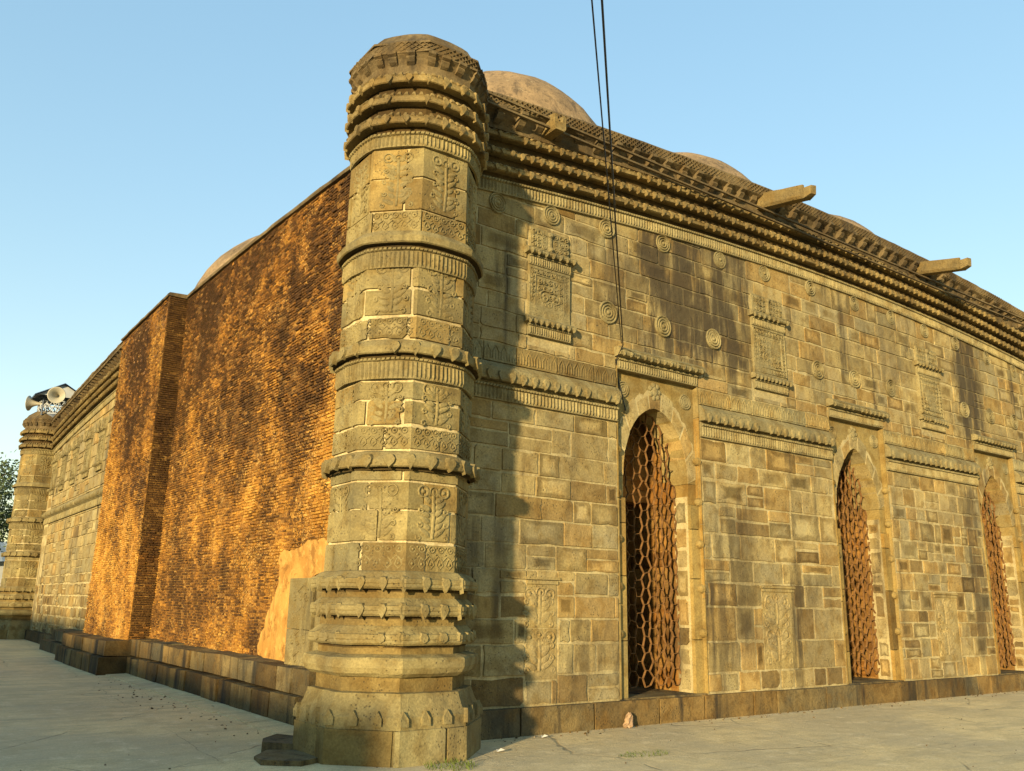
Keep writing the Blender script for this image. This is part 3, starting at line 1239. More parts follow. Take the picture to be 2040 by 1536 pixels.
    hx, hz = .096, .112                        # half width and half height of a cell
    ed = set()
    rows = int((APX - .33) / (2 * hz)) + 2
    colsn = int(OW / (1.5 * hx)) + 2
    for i in range(-colsn, colsn + 1):
        for j in range(rows):
            cx_, cz_ = i * 1.5 * hx, .33 + (2 * j + (i % 2)) * hz
            V = [(cx_ + hx, cz_), (cx_ + hx / 2, cz_ + hz), (cx_ - hx / 2, cz_ + hz), (cx_ - hx, cz_), (cx_ - hx / 2, cz_ - hz), (cx_ + hx / 2, cz_ - hz)]
            for p, q in zip(V, V[1:] + V[:1]):
                ed.add(tuple(sorted(((round(p[0], 3), round(p[1], 3)), (round(q[0], 3), round(q[1], 3))))))
    ok = lambda p: abs(p[0]) < OW + .07 and p[1] < arch_z(p[0], pt) + .07 and p[1] > .335
    jt = lambda p: (p[0] + .03 * mnoise.noise(Vector((p[0] * 31 + seed, p[1] * 29, .5))), p[1] + .035 * mnoise.noise(Vector((p[0] * 27, p[1] * 33, seed + 3.5))))
    for p, q in sorted(ed):
        if not (ok(p) and ok(q)):
            continue
        p, q = jt(p), jt(q)
        dx, dz = q[0] - p[0], q[1] - p[1]
        L = math.hypot(dx, dz)
        nx, nz = -dz / L * .003, dx / L * .003
        bend = rng.uniform(-.012, .012)
        d0, d1 = yg - .017, yg + .017
        m.hexa([(c + p[0] - nx, d0 + bend, p[1] - nz), (c + q[0] - nx, d0 + bend, q[1] - nz), (c + q[0] + nx, d0 + bend, q[1] + nz), (c + p[0] + nx, d0 + bend, p[1] + nz),
                (c + p[0] - nx, d1 + bend, p[1] - nz), (c + q[0] - nx, d1 + bend, q[1] - nz), (c + q[0] + nx, d1 + bend, q[1] + nz), (c + p[0] + nx, d1 + bend, p[1] + nz)])
    m.build('iron_grille', 'rust', dr)
    m = MB()
    m.pbox(PF, c - HW, c + HW, -2.6, -.02, .2, .338)
    m.build('threshold', 'plinth', dr, jit=.004)


for i, c in enumerate(DOORS):
    doorway(c, (.04, .36, .42)[i], 400 + 20 * i)


# ------------------------------------------------------------------ water spouts
def spout(s, L, seed, broken=False):
    m = MB()
    z0 = CB + 1.06 + rise_f(s)
    w, h = .115, .22
    n = 5
    U = [(-w, 0), (-w * .75, -.05), (w * .75, -.05), (w, 0), (w, h), (w * .55, h), (w * .5, .1), (-w * .5, .1), (-w * .55, h), (-w, h)]
    rows = []
    for i in range(n + 1):
        f = i / n
        o = .05 + L * f
        k = 1 - .12 * f
        rows.append([PF(s + x * k, o + (.0 if z > .2 else .0), z0 - .17 * f * (0 if broken else 1) + z * k) for x, z in U])
    m.grid(rows, (1, 1, 1), True)
    m.face(rows[0])
    m.face(rows[-1][::-1])
    if not broken:
        # worn lower lip carried past the sides
        m.hexa([PF(s - w * .8, .05 + L, z0 - .215), PF(s + w * .8, .05 + L, z0 - .215), PF(s + w * .8, .05 + L, z0 - .03), PF(s - w * .8, .05 + L, z0 - .03),
                PF(s - w * .5, .05 + L + .13, z0 - .17), PF(s + w * .5, .05 + L + .15, z0 - .17), PF(s + w * .5, .05 + L + .16, z0 - .01), PF(s - w * .5, .05 + L + .14, z0 - .02)])
    m.build('water_spout', 'cornice', mosque, 'broken stub of a stone water spout' if broken else None, jit=.008)


spout(1.9, .32, 1, True)
spout(6.68, .98, 2)
spout(11.78, .98, 3)


# ------------------------------------------------------------------ corner tower
def tower(par):
    rng = random.Random(77)
    AP = .735
    F = lambda k, d=0.: facet(0, 0, k, AP + d)
    RN = .6
    FR = lambda k: facet(0, 0, k, AP, RN)
    m = MB()
    octlathe(m, 0, 0, [(AP - .022, 1.4), (AP - .022, 6.74)], (1.25, 1.25, 1.3))
    sh = m.build('corner_tower', 'mortar', par)
    for q, zs in enumerate(([1.83, 2.15, 2.49, 2.79, 2.91], [3.12, 3.40, 3.68, 3.90], [4.36, 4.64, 4.97, 5.31], [5.64, 5.92, 6.33, 6.72])):
        m = MB()
        oct_blocks(m, 0, 0, AP, zs, 31 + q * 7, (.010, .015, .016, .009)[q])
        f0, f1 = ((2.18, 2.76), (3.42, 3.88), (4.67, 5.28), (5.96, 6.66))[q]
        for k in range(8):
            P = F(k)
            hs = AP * T8
            floral(m, P, 0, f0, f1, (.4, .38, .4, .38)[q], rng, 0, .014)
            flower_row(m, P, -hs + .02, hs - .02, zs[0] + .03, zs[1] - .01, 0, .12, .014)
        m.build('shaft_stage', 'tower', sh, jit=.004)
    # rings: ledge with pendants, cord and petal frieze below
    for z, pet in ((2.93, False), (4.18, True), (5.48, True)):
        m = MB()
        octlathe(m, 0, 0, [(AP - .02, z + .012), (AP + .10, z), (AP + .115, z + .012), (AP + .12, z + .08), (AP + .11, z + .095), (AP + .05, z + .165), (AP - .02, z + .19)], sub=6, rnd=RN)
        if pet:
            octlathe(m, 0, 0, [(AP, z - .27), (AP + .028, z - .27), (AP + .028, z + .01)], sub=4, cap=False, rnd=RN)
        for k in range(8):
            P = FR(k)
            hs = AP * T8
            if z < 5:
                drops(m, P, -hs * 2 / 3, hs * 2 / 3, z + .05, .115, hs * 2 / 3, .12, .085, .075, .034, rng)
                drops(m, P, -hs - .06, -hs + .06, z + .05, .098, .12, .11, .095, .08, .022)
            if pet:
                hs = AP * T8
                rope(m, P, -hs, hs, z - .05, .022, .035, .05)
                teeth(m, P, -hs, hs, z - .27, z - .08, .028, .05, .02, rng)
        octlathe(m, 0, 0, [(AP + .031, z - .026), (AP + .034, z + .004), (AP + .095, z - .002)], (.3, .26, .22), sub=6, cap=False, rnd=RN)  # shadow below the ring, painted as a dark strip
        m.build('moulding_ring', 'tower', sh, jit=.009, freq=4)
    # crown: petals, three bands, cove and pierced parapet
    m = MB()
    octlathe(m, 0, 0, [(AP, 6.72), (AP + .028, 6.725), (AP + .03, 6.9), (AP, 6.93)], sub=4, cap=False, rnd=RN)
    for k in range(8):
        P = FR(k)
        hs = AP * T8
        rope(m, P, -hs, hs, 6.885, .026, .035, .055)
        teeth(m, P, -hs, hs, 6.73, 6.86, .028, .05, .02, rng)
    m.build('petal_frieze', 'tower', sh, jit=.004)
    for b in (6.95, 7.22, 7.49):
        m = MB()
        octlathe(m, 0, 0, [(AP - .01, b - .02), (AP - .005, b + .1), (AP - .01, b + .27)], (.32, .28, .25), sub=4, cap=False, rnd=RN)  # dark tint holds the crown recess shade along with its soot
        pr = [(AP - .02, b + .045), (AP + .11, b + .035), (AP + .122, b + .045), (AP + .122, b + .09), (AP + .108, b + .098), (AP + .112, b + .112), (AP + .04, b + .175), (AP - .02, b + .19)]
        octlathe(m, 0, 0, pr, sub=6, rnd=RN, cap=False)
        for k in range(8):
            P = FR(k)
            hs = AP * T8
            drops(m, P, -hs * 2 / 3, hs * 2 / 3, b + .07, .12, hs * 2 / 3, .085, .055, .065, .032, rng)
            drops(m, P, -hs - .05, -hs + .05, b + .07, .104, .1, .08, .065, .065, .022)
            n = 7
            for i in range(n):
                c = -hs * .92 + (i + .5) * hs * 1.84 / n
                w = hs / n * .8
                h = rng.uniform(.012, .03)
                m.hexa([P(c - w, .09, b + .12), P(c + w, .09, b + .12), P(c + w * .5, .04, b + .2), P(c - w * .5, .04, b + .2),
                        P(c - w * .6, .09 + h, b + .14), P(c + w * .6, .09 + h, b + .14), P(c + w * .3, .045 + h, b + .2), P(c - w * .3, .045 + h, b + .2)])
        m.build('crown_band', 'cornice', sh, jit=.008, freq=4)
    m = MB()
    octlathe(m, 0, 0, [(AP, 7.70), (AP + .01, 7.75), (AP + .02, 7.82), (AP + .05, 7.88), (AP + .085, 7.92), (AP + .095, 7.925), (AP + .09, 8.08), (AP + .075, 8.10),
                       (AP + .03, 8.15), (AP - .04, 8.27), (AP - .2, 8.40), (AP - .4, 8.49), (.02, 8.54)], sub=6, rnd=RN)
    for k in range(8):
        P = FR(k)
        hs = AP * T8
        for i in range(3):
            c = (-hs, -hs * .33, hs * .33)[i] + (0 if i else .04)
            q = [(.01, 7.80), (.06, 7.83), (.09, 7.87), (.085, 7.89), (.12, 7.91), (.12, 7.945), (.01, 7.945)]
            w = .045
            A = [P(c - w, o, z) for o, z in q]
            B = [P(c + w, o, z) for o, z in q]
            m.face(A)
            m.face(B[::-1])
            m.grid([A + [A[0]], B + [B[0]]])
        hs = AP * T8
        lattice(m, P, -hs, hs, 7.945, 8.07, .092, .025, .016)
    m.build('tower_parapet', 'parapet', sh, jit=.008, freq=4)
    # base: foot, sloping course, torus and three mouldings
    m = MB()
    oct_blocks(m, 0, 0, .93, [-.05, .335], 5, .01, (.6, .9), .05)
    octlathe(m, 0, 0, [(.91, -.05), (.91, .32), (.86, .33)], (.9, .9, .9))
    m.build('tower_foot', 'tower', sh, jit=.01, freq=4)
    m = MB()
    octlathe(m, 0, 0, [(.915, .325), (.912, .44), (.90, .455), (.86, .54), (.825, .625), (.82, .655), (.735, .662)], sub=8)
    for k in range(8):
        P = facet(0, 0, k, .88)
        hs = .9 * T8
        for i in range(3):
            c = -hs + (i + .1) * hs * 2 / 3
            W = .05
            q = [(-W, .36), (W, .36), (W, .43), (0, .50), (-W, .43)]
            fr = [P(c + x * .9, .062 - max(0, z - .43) * .2, z) for x, z in q]
            bk = [P(c + x, -.02 - (z - .36) * .5, z) for x, z in q]
            m.face(fr)
            m.grid([bk + [bk[0]], fr + [fr[0]]])
    m.build('sloping_base', 'tower', sh, jit=.008, freq=5)
    m = MB()
    octlathe(m, 0, 0, [(.745, .64), (.745, 1.85)], (.78, .70, .58), cap=False)  # necks tinted down to paint in the shade of their recess
    octlathe(m, 0, 0, [(.745, .805), (.81, .81), (.86, .845), (.885, .90), (.885, .975), (.87, .995), (.76, 1.025)], sub=8)
    m.build('torus_moulding', 'tower', sh, jit=.008, freq=5)
    for z, h, a in ((1.115, .18, .85), (1.40, .175, .85), (1.67, .175, .865)):
        m = MB()
        octlathe(m, 0, 0, [(.74, z + .012), (a - .025, z), (a - .004, z + .02), (a, z + .035), (a - .008, z + .05), (a, z + .06), (a, z + h * .58), (a - .02, z + h * .62), (a - .09, z + h), (.74, z + h + .012)], sub=6)
        low = .0 if z < 1.2 else .055
        for k in range(8):
            P = facet(0, 0, k, a)
            hs = a * T8
            drops(m, P, -hs * 2 / 3, hs * 2 / 3, z + .045, -.008, hs * 2 / 3, .115, .085, low + .025, .026, rng)
            drops(m, P, -hs - .055, -hs + .055, z + .045, -.036, .11, .1, .09, low + .03, .02)
        octlathe(m, 0, 0, [(.748, z - .03), (.748, z + .01), (a - .04, z - .004)], (.34, .29, .24), sub=6, cap=False)  # undercut shade of the moulding, put in as dark-tinted faces
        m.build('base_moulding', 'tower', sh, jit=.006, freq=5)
    return sh


TX, TY = -.27, -.16
tw = tower(mosque)
tw.location = (TX, TY, 0)
far = tw.copy()
COL.objects.link(far)
far.location = (TX, WY + .16, 0)
for ch in list(tw.children):
    c = ch.copy()
    COL.objects.link(c)
    c.parent = far
    for g in list(ch.children):
        d = g.copy()
        COL.objects.link(d)
        d.parent = c

# ------------------------------------------------------------------ long wall: brick repair, shallow projection, stone end
MI0, MI1, MD = 11.07, 15.75, .42
BT = 7.82                                      # top of the brick at the wall ends


def brick_tint(s, z, rng, k=0.):
    big = fbm(s * .33 + 9, z * .33 + 4, k)
    mid = fbm(s * 1.25, z * 1.0, 5.5 + k)
    fine = fbm(s * 4, z * 5, 2.2 + k, 2)
    v = .06 + .55 * big + .5 * mid + .3 * fine + rng.gauss(0, .21) + (3.9 - z) * .085
    if s > 4 and z < 2.0 and big < .1:
        v -= .15
    j = rng.uniform(.8, 1.2)
    v += {0.: 0, 3.1: .22, 6.2: -1.1}[k]  # flank of the projection: soot and unlit tone both put into the tint
    v += .28 * max(0, 1 - abs(z - 1.9) / 2.2) * (1 if (s < 5.5 or s > 9.5) else .3)
    pal = [(-.5, (.065, .032, .010)), (-.1, (.12, .054, .014)), (.2, (.235, .10, .019)), (.5, (.37, .165, .025)), (.85, (.50, .25, .042)), (1.3, (.56, .32, .075))]
    v = max(-.5, min(1.29, v))
    for (v0, c0), (v1, c1) in zip(pal[:-1], pal[1:]):
        if v0 <= v <= v1:
            f = (v - v0) / (v1 - v0)
            c = tuple(a + (b - a) * f for a, b in zip(c0, c1))
            break
    return tuple(x * j for x in c)


def brick_wall(m, P, s0, s1, z0, top, seed, skip=None, k=0., lean=None):
    rng = random.Random(seed)
    z = z0
    while True:
        h = rng.uniform(.046, .054)
        s = s0 - rng.uniform(0, .1)
        more = False
        while s < s1:
            w = rng.uniform(.09, .19)
            a, b = max(s, s0), min(s + w, s1)
            s += w
            if b - a < .03:
                continue
            mid = (a + b) / 2
            if z + h > top(mid):
                continue
            more = True
            if skip and skip(mid, z + h / 2):
                continue
            if rng.random() < .07:
                continue
            wz = .03 * fbm(mid * .6, z * .6, 7.7 + k, 2)
            o = rng.gauss(.008, .005) + .014 * fbm(mid * 1.6, z * 1.6, 1.7 + k, 3)
            g = rng.uniform(.004, .009)
            t = brick_tint(mid, z, rng, k)
            a0, a1, b0, b1 = a + g, b - g, z + g * .8 + wz, z + h - g * .8 + wz
            q = lambda: rng.uniform(-.004, .004)
            fr = [P(a0 + .006 + q(), o + q(), b0 + .005 + q() * .5), P(a1 - .006 + q(), o + q(), b0 + .005 + q() * .5),
                  P(a1 - .006 + q(), o + q(), b1 - .005 + q() * .5), P(a0 + .006 + q(), o + q(), b1 - .005 + q() * .5)]
            bk = [P(a0, -.03, b0), P(a1, -.03, b0), P(a1, -.03, b1), P(a0, -.03, b1)]
            i = len(m.v)
            m.v += fr + bk
            for f in ((0, 1, 2, 3), (4, 5, 1, 0), (5, 6, 2, 1), (6, 7, 3, 2), (7, 4, 0, 3)):
                m.f.append(tuple(i + x for x in f))
                m.c.append(t)
                m.sm.append(False)
        z += h
        if not more and z > 4:
            break


def brick_bed(m, P, s0, s1, z0, top, k=0., step=.16):
    """the rubble and lime the bricks sit in"""
    n = max(1, int((s1 - s0) / step))
    rng = random.Random(3)
    N = 90
    S = [s0 + (s1 - s0) * i / n for i in range(n + 1)]
    pts = [[P(s, -.012 + (.014 * fbm(s * 3, j * .5, k, 2)), z0 + (top(s) - z0) * j / N) for j in range(N + 1)] for s in S]
    for i in range(n):
        for j in range(N):
            t = brick_tint(S[i], z0 + (top(S[i]) - z0) * j / N, rng, k)
            t = tuple(.75 * x + .25 * y for x, y in zip(t, (.40, .20, .04)))
            m.face([pts[i][j], pts[i + 1][j], pts[i + 1][j + 1], pts[i][j + 1]], t)


PLA = [(2.75, .66), (4.62, .66), (4.55, .95), (4.38, 1.2), (4.2, 1.5), (4.02, 1.8), (4.05, 2.1), (3.9, 2.22), (3.5, 2.3), (2.9, 2.34), (2.2, 2.36), (2.0, 2.3), (2.0, 1.9), (2.7, 1.85)]


def in_poly(x, y, poly):
    ins = False
    for (x0, y0), (x1, y1) in zip(poly, poly[1:] + poly[:1]):
        if (y0 > y) != (y1 > y) and x < (x1 - x0) * (y - y0) / (y1 - y0) + x0:
            ins = not ins
    return ins


top_l = lambda s: BT + rise_l(s) * 1.1
m = MB()
brick_wall(m, PL, .45, MI0 + .02, .62, top_l, 8, lambda s, z: in_poly(s, z, PLA) or (1.85 < s < 3.6 and z < 1.85))
brick_bed(m, PL, .45, MI0 + .02, .62, top_l)
bw = m.build('brick_wall', 'brick', mosque)
m = MB()
sweep(m, lambda s, o, z: (-o, s, z + top_l(s)), [(-.1, -.01), (.05, -.01), (.06, .02), (.05, .06), (-.5, .10)], .4, MI0 + .1, .3)
m.build('coping', 'parapet', bw, jit=.015, freq=3)
m = MB()
n = len(PLA)
pl = []
for i in range(n):
    (x0, y0), (x1, y1) = PLA[i], PLA[(i + 1) % n]
    for f in (0, .14, .28, .43, .57, .71, .86):
        x, y = x0 + (x1 - x0) * f, y0 + (y1 - y0) * f
        q = Vector((x * 2.2, y * 2.2, .3))
        d = mnoise.noise_vector(q) * .1 + mnoise.noise_vector(q * 3.7) * .06 + mnoise.noise_vector(q * 11) * .03
        pl.append((x + d.x, y + d.y))
m.face([PL(s, .022, z) for s, z in pl])
bk = [PL(s + .01 * (1 if s > 3.4 else -1), -.02, z) for s, z in pl]
fr = [PL(s, .022, z) for s, z in pl]
m.grid([bk + [bk[0]], fr + [fr[0]]])
m.build('plaster_patch', 'plaster', bw)

# projection in the middle of the long wall
top_m = lambda s: 7.86 + rise_l(s) * .98
PM = lambda s, o, z: (-o - MD + .012 * (z - 4) * .5, s, z)
PMs = lambda s, o, z: (-s, MI0 - o, z)
m = MB()
brick_wall(m, PM, MI0 + .01, MI1, .5, top_m, 18, None, 3.1)
brick_bed(m, PM, MI0 + .005, MI1, .5, top_m, 3.1)
brick_wall(m, PMs, 0, MD + .0, .5, lambda s: top_m(MI0), 28, None, 6.2)
brick_bed(m, PMs, -.02, MD, .5, lambda s: top_m(MI0), 6.2)
m.hexa([(.5, MI0 + .02, .3), (-MD + .03, MI0 + .02, .3), (-MD + .03, MI1, .3), (.5, MI1, .3), (.5, MI0 + .02, 8.25), (-MD + .03, MI0 + .02, 8.25), (-MD + .03, MI1, 8.25), (.5, MI1, 8.25)], (.2, .1, .04))
pj = m.build('brick_projection', 'brick', mosque)
m = MB()
sweep(m, lambda s, o, z: (-o, s, z + top_m(s)), [(-.3, -.01), (MD + .03, -.01), (MD + .04, .03), (MD + .0, .07), (-.5, .12)], MI0 - .03, MI1, .3)
m.build('coping', 'parapet', pj, jit=.015, freq=3)

# stone end of the long wall
m = MB()
S0, S1 = MI1 - .1, WY - .35
lpan = [18.95, 20.95, 23.1, 25.2, 27.1]
hol = [(c - .42, c + .42, 5.15, 6.5) for c in lpan] + [(S0, S1, 4.08, 4.6)]
ashlar(m, PL, S0, S1, .33, 2.2, hol, (.26, .36), (.3, .7), 61, gap=.03, dark=.06)
ashlar(m, PL, S0, S1, 2.2, 7.45, hol, (.3, .42), (.45, .95), 62, gap=.01, dark=.05)
lw = m.build('ashlar_wall', 'wall', mosque, jit=.004)
m = MB()
n = 24
for i in range(n):
    a, b = .3 + (WY - .5) * i / n, .3 + (WY - .5) * (i + 1) / n
    za, zb = 7.8 + rise_l(a), 7.8 + rise_l(b)
    m.hexa([(.03, a, 0), (1.9, a, 0), (1.9, b, 0), (.03, b, 0), (.03, a, za), (1.9, a, za), (1.9, b, zb), (.03, b, zb)])
# the two sides that face away and the flat roof
m.hexa([(0, WY - 1.6, 0), (WX, WY - 1.6, 0), (WX, WY, 0), (0, WY, 0), (0, WY - 1.6, 7.9), (WX, WY - 1.6, 7.9), (WX, WY, 7.9), (0, WY, 7.9)])
m.hexa([(WX - 1.6, .1, 0), (WX - .02, .1, 0), (WX - .02, WY, 0), (WX - 1.6, WY, 0), (WX - 1.6, .1, 7.85), (WX - .02, .1, 7.85), (WX - .02, WY, 7.85), (WX - 1.6, WY, 7.85)])
m.build('mortar_core', 'mortar', lw)
m = MB()
m.hexa([(.3, .3, 7.55), (WX - .3, .3, 7.55), (WX - .3, WY - .3, 7.55), (.3, WY - .3, 7.55), (.3, .3, 7.84), (WX - .3, .3, 7.84), (WX - .3, WY - .3, 7.84), (.3, WY - .3, 7.84)])
m.build('roof', 'dome', mosque)
cornice(PLr, S0, S1, 6.72, mosque, 33)
rng = random.Random(9)
m = MB()
sweep(m, PL, [(-.01, 4.30), (.10, 4.37), (.115, 4.42), (.10, 4.48), (.03, 4.585), (-.01, 4.59)], S0, S1, .4)
drops(m, PL, S0, S1, 4.41, .112, .2, .09, .06, .06, .03, rng)
sweep(m, PL, [(-.01, 4.09), (.035, 4.09), (.035, 4.30), (-.01, 4.30)], S0, S1, .5)
teeth(m, PL, S0, S1, 4.09, 4.26, .036, .07, .024, rng)
m.build('string_course', 'carved', mosque, jit=.006)
for i, c in enumerate(lpan):
    carved_panel(PL, c, .8, 6.75, 6.35, 5.32, 150 + i, mosque)
    for d in (-.7, .7):
        roundel(PL, c + d, 6.45 + rise_l(c) * .5, .14, mosque, 700 + i)

# stone pier carved with flowers where the brick meets the tower
m = MB()
PP = lambda s, o, z: (-.16 - o, s, z)
m.hexa([(-.16, 2.35, .55), (-.16, 3.18, .55), (.2, 3.18, .55), (.2, 2.35, .55), (-.16, 2.35, 1.15), (-.16, 3.18, 1.15), (.2, 3.18, 1.15), (.2, 2.35, 1.15)], (1, 1, 1.02))
m.hexa([(-.16, 2.35, 1.158), (-.16, 3.18, 1.158), (.2, 3.18, 1.158), (.2, 2.35, 1.158), (-.16, 2.35, 1.84), (-.16, 3.18, 1.84), (.2, 3.18, 1.84), (.2, 2.35, 1.84)], (1, 1, .97))
m.hexa([(-.12, .4, .3), (-.12, 2.34, .3), (.2, 2.34, .3), (.2, .4, .3), (-.12, .4, 1.83), (-.12, 2.34, 1.83), (.2, 2.34, 1.83), (.2, .4, 1.83)], (.95, .95, .95))
rng = random.Random(41)
for zz in (.72, 1.0, 1.3, 1.58):
    for s in (2.56, 2.76, 2.96):
        rosette(m, PP, s, zz + rng.uniform(-.04, .04), .06, 0, .018)
    ridge(m, PP, [(2.5, zz + .1), (2.68, zz + .16), (2.86, zz + .08), (3.03, zz + .15)], 0, .03, .018)
m.build('carved_pier', 'tower', mosque, jit=.006)

# long plinth under the brick, two stained courses
m = MB()
rng = random.Random(15)
for (o0, z0, z1, sd) in ((.47, -.05, .36, 1), (.39, .362, .70, 2)):
    s = 1.0 if sd == 1 else 1.75
    while s < 12.1:
        e = min(12.1, s + rng.uniform(.5, .95))
        m.pbox(PL, s + .006, e - .006, -.1, o0 + rng.uniform(-.022, .018), z0, z1 + rng.uniform(-.016, .012), block_tint(rng, .5 if sd == 1 else .3), .016)
        s = e
m.build('plinth', 'plinth', mosque, jit=.014, freq=4)
m = MB()
for (y0, y1, o, z) in ((10.85, 15.9, 1.0, .36), (10.9, 15.8, .9, .66), (15.92, 20.9, .62, .3), (15.86, 19.6, .52, .62), (20.92, 28, .14, .34)):
    s = y0
    z0 = -.05 if z < .4 else z - .31
    while s < y1:
        e = min(y1, s + rng.uniform(.7, 1.3))
        if y1 - e < .3:
            e = y1
        m.pbox(PL, s + .006, e - .006, -.1, o + rng.uniform(-.012, .012), z0, z + rng.uniform(-.01, .01), block_tint(rng, .4), .015)
        s = e
m.build('plinth', 'plinth', mosque, jit=.012)

# ------------------------------------------------------------------ domes
def dome(cx, cy, cz, r, rim=False):
    m = MB()
    prof = [(r * 1.0, 7.6), (r * 1.0, cz)]
    N = 16
    for i in range(1, N + 1):
        a = math.pi / 2 * i / N
        prof.append((max(.02, r * math.cos(a)), cz + r * math.sin(a)))
    m.lathe(prof, (cx, cy, 0), 40)
    d = m.build('dome', 'dome', mosque, jit=.03, freq=1.2)
    if rim:                                     # brick rib with a dog-tooth edge springing over the vault
        m = MB()
        px = cx - .66 * r
        rr = r * math.sqrt(1 - .66 ** 2)
        for w, o in ((.10, 0), (.05, .12)):
            rows = []
            for i in range(61):
                a = math.pi * (.05 + .9 * i / 60)
                ww = w + (.03 if (i % 2 and o == 0) else 0)
                rows.append([(px + o + dx, cy + (rr + dr + o * .5) * math.cos(a), cz + (rr + dr + o * .5) * math.sin(a)) for dr, dx in ((-.3, 0), (ww, 0), (ww, .12), (-.3, .12))])
            m.grid(rows, (1.1, .85, .6), True)
        m.build('rim_cornice', 'dome', d, jit=.01)
    return d


for cx in DOORS:
    dome(cx, 4.4, 9.5, 2.48)
dome(4.14, 9.55, 9.25, 2.42)
dome(4.14, 14.65, 8.98, 3.2)

# ------------------------------------------------------------------ things on the far tower
FX, FY = TX, WY + .16
def horn(loc, d, size, label, arm):
    d = Vector(d).normalized()
    t = tag(thing('loudspeaker', '', ''), label, 'loudspeaker', 'horn loudspeakers on the far tower')
    t.location = loc
    m = MB()
    prof = [(.06, -.35), (.07, -.1), (.10, .1), (.16, .3), (.26, .46), (.42, .58), (.44, .6), (.40, .585), (.25, .47), (.13, .3), (.05, .1), (.01, .08)]
    m.lathe([(r * size, h * size) for r, h in prof], (0, 0, 0), 28, axis=d)
    m.build('horn', 'horn', t)
    m = MB()
    m.lathe([(.0, -.55 * size), (.11 * size, -.54 * size), (.13 * size, -.38 * size), (.06 * size, -.34 * size)], (0, 0, 0), 16, axis=d)
    m.build('driver', 'steel', t)
    m = MB()
    m.tube([-d * .3 * size, -d * .42 * size + Vector((0, 0, -.12)), arm], .022, 6)
    m.build('bracket', 'steel', t)
    return t


horn((FX - .42, FY - .2, 8.74), (-.85, .5, .03), .68, 'white horn loudspeaker pointing left, on the far tower beside the lantern', (.5, .1, -.4))
horn((FX + .05, FY - 1.3, 8.9), (-.35, -1, -.08), .72, 'white horn loudspeaker facing the camera, under the little tin roof', (.1, 1.0, -.5))

tt = thing('roofed_lantern', 'small wire-caged lantern with dark tin gable roof standing on the far tower', 'lantern', (FX + .25, FY - .1, 8.22))
m = MB()
for k in range(20):
    a = 2 * math.pi * k / 20
    for d in (-1, 1):
        m.tube([(.62 * math.cos(a), .62 * math.sin(a), .12), (.7 * math.cos(a + d * .25), .7 * math.sin(a + d * .25), .35), (.64 * math.cos(a + d * .5), .64 * math.sin(a + d * .5), .62)], .018, 4)
for z in (.12, .38, .62):
    m.tube([(.66 * math.cos(2 * math.pi * k / 24), .66 * math.sin(2 * math.pi * k / 24), z) for k in range(25)], .03, 5)
m.build('cage', 'steel', tt)
m = MB()
m.lathe([(.7, -.15), (.72, .05), (.7, .1)], (0, 0, 0), 20)
m.build('cage_base', 'tin', tt)
for x in (-.62, .62):
    for y in (-.6, .6):
        m = MB()
        m.tube([(x, y, 0), (x, y, .8)], .035, 5)
        m.build('post', 'tin', tt)
m = MB()
for d in (-1, 1):
    rows = []
    for i in range(25):
        y = -1.0 + 2.0 * i / 24
        w = .02 * (1 if i % 2 else -1)
        rows.append([(0, y, 1.28 + w), (d * .98, y, .72 + w), (d * .98, y, .67 + w), (0, y, 1.23 + w)])
    m.grid(rows, close=True)
m.build('gable_roof', 'tin', tt)
for y in (-.9, .9):
    m = MB()
    m.hexa([(-.85, y - .02, .74), (.85, y - .02, .74), (.85, y + .02, .74), (-.85, y + .02, .74), (-.05, y - .02, 1.2), (.05, y - .02, 1.2), (.05, y + .02, 1.2), (-.05, y + .02, 1.2)])
    m.build('gable_end', 'white', tt)

# ------------------------------------------------------------------ cables
def cable(a, b, sag, r, label, tail=None):
    a, b = Vector(a), Vector(b)
    pts = [a + (b - a) * (i / 30) + Vector((0, 0, -sag * 4 * (i / 30) * (1 - i / 30))) for i in range(31)]
    if tail:
        pts = [Vector(p) for p in tail] + pts
    m = MB()
    m.tube(pts, r, 6)
    return tag(m.build('cable', 'cable'), label, 'cable')


WA = Vector((3.22, -.19, 5.18))
cable(WA, WA + (Vector((-1.60, -5.13, 5.68)) - WA) * 4, .0, .009, 'thicker black cable, right one of the pair crossing the sky to the doorway hood',
      [(3.5, .07, 4.3), (3.36, .06, 4.7), (3.24, -.02, 5.0)])
WB = Vector((3.18, -.2, 5.2))
cable(WB, WB + (Vector((-1.67, -5.10, 5.69)) - WB) * 4, .02, .0065, 'thinner black cable, left one of the pair crossing the sky to the doorway hood')

# ------------------------------------------------------------------ ground
m = MB()
m.face([(-1500, -1500, -.06), (1500, -1500, -.06), (1500, 1500, -.06), (-1500, 1500, -.06)])
g = m.build('ground', 'soil')
g['kind'] = 'structure'
m = MB()
rows = []
for i in range(61):
    rows.append([(-22 + 62 * i / 60, -26 + 70 * j / 60, -.003 + .006 * fbm(i * .35, j * .35, 2, 3)) for j in range(61)])
m.grid(rows, smooth=True)
g = m.build('courtyard_pavement', 'pave')
g['kind'] = 'structure'
m = MB()
rng = random.Random(6)
s = .9
while s < 10.8:
    e = min(10.8, s + rng.uniform(1.0, 1.9))
    m.pbox(PL, s + .005, e - .005, .4, .86 + rng.uniform(-.03, .03), -.02, .022 + rng.uniform(-.006, .008), (.85, .86, .88), .01)
    s = e
g = m.build('kerb_strip', 'pave', jit=.01, freq=3)
g['kind'] = 'structure'

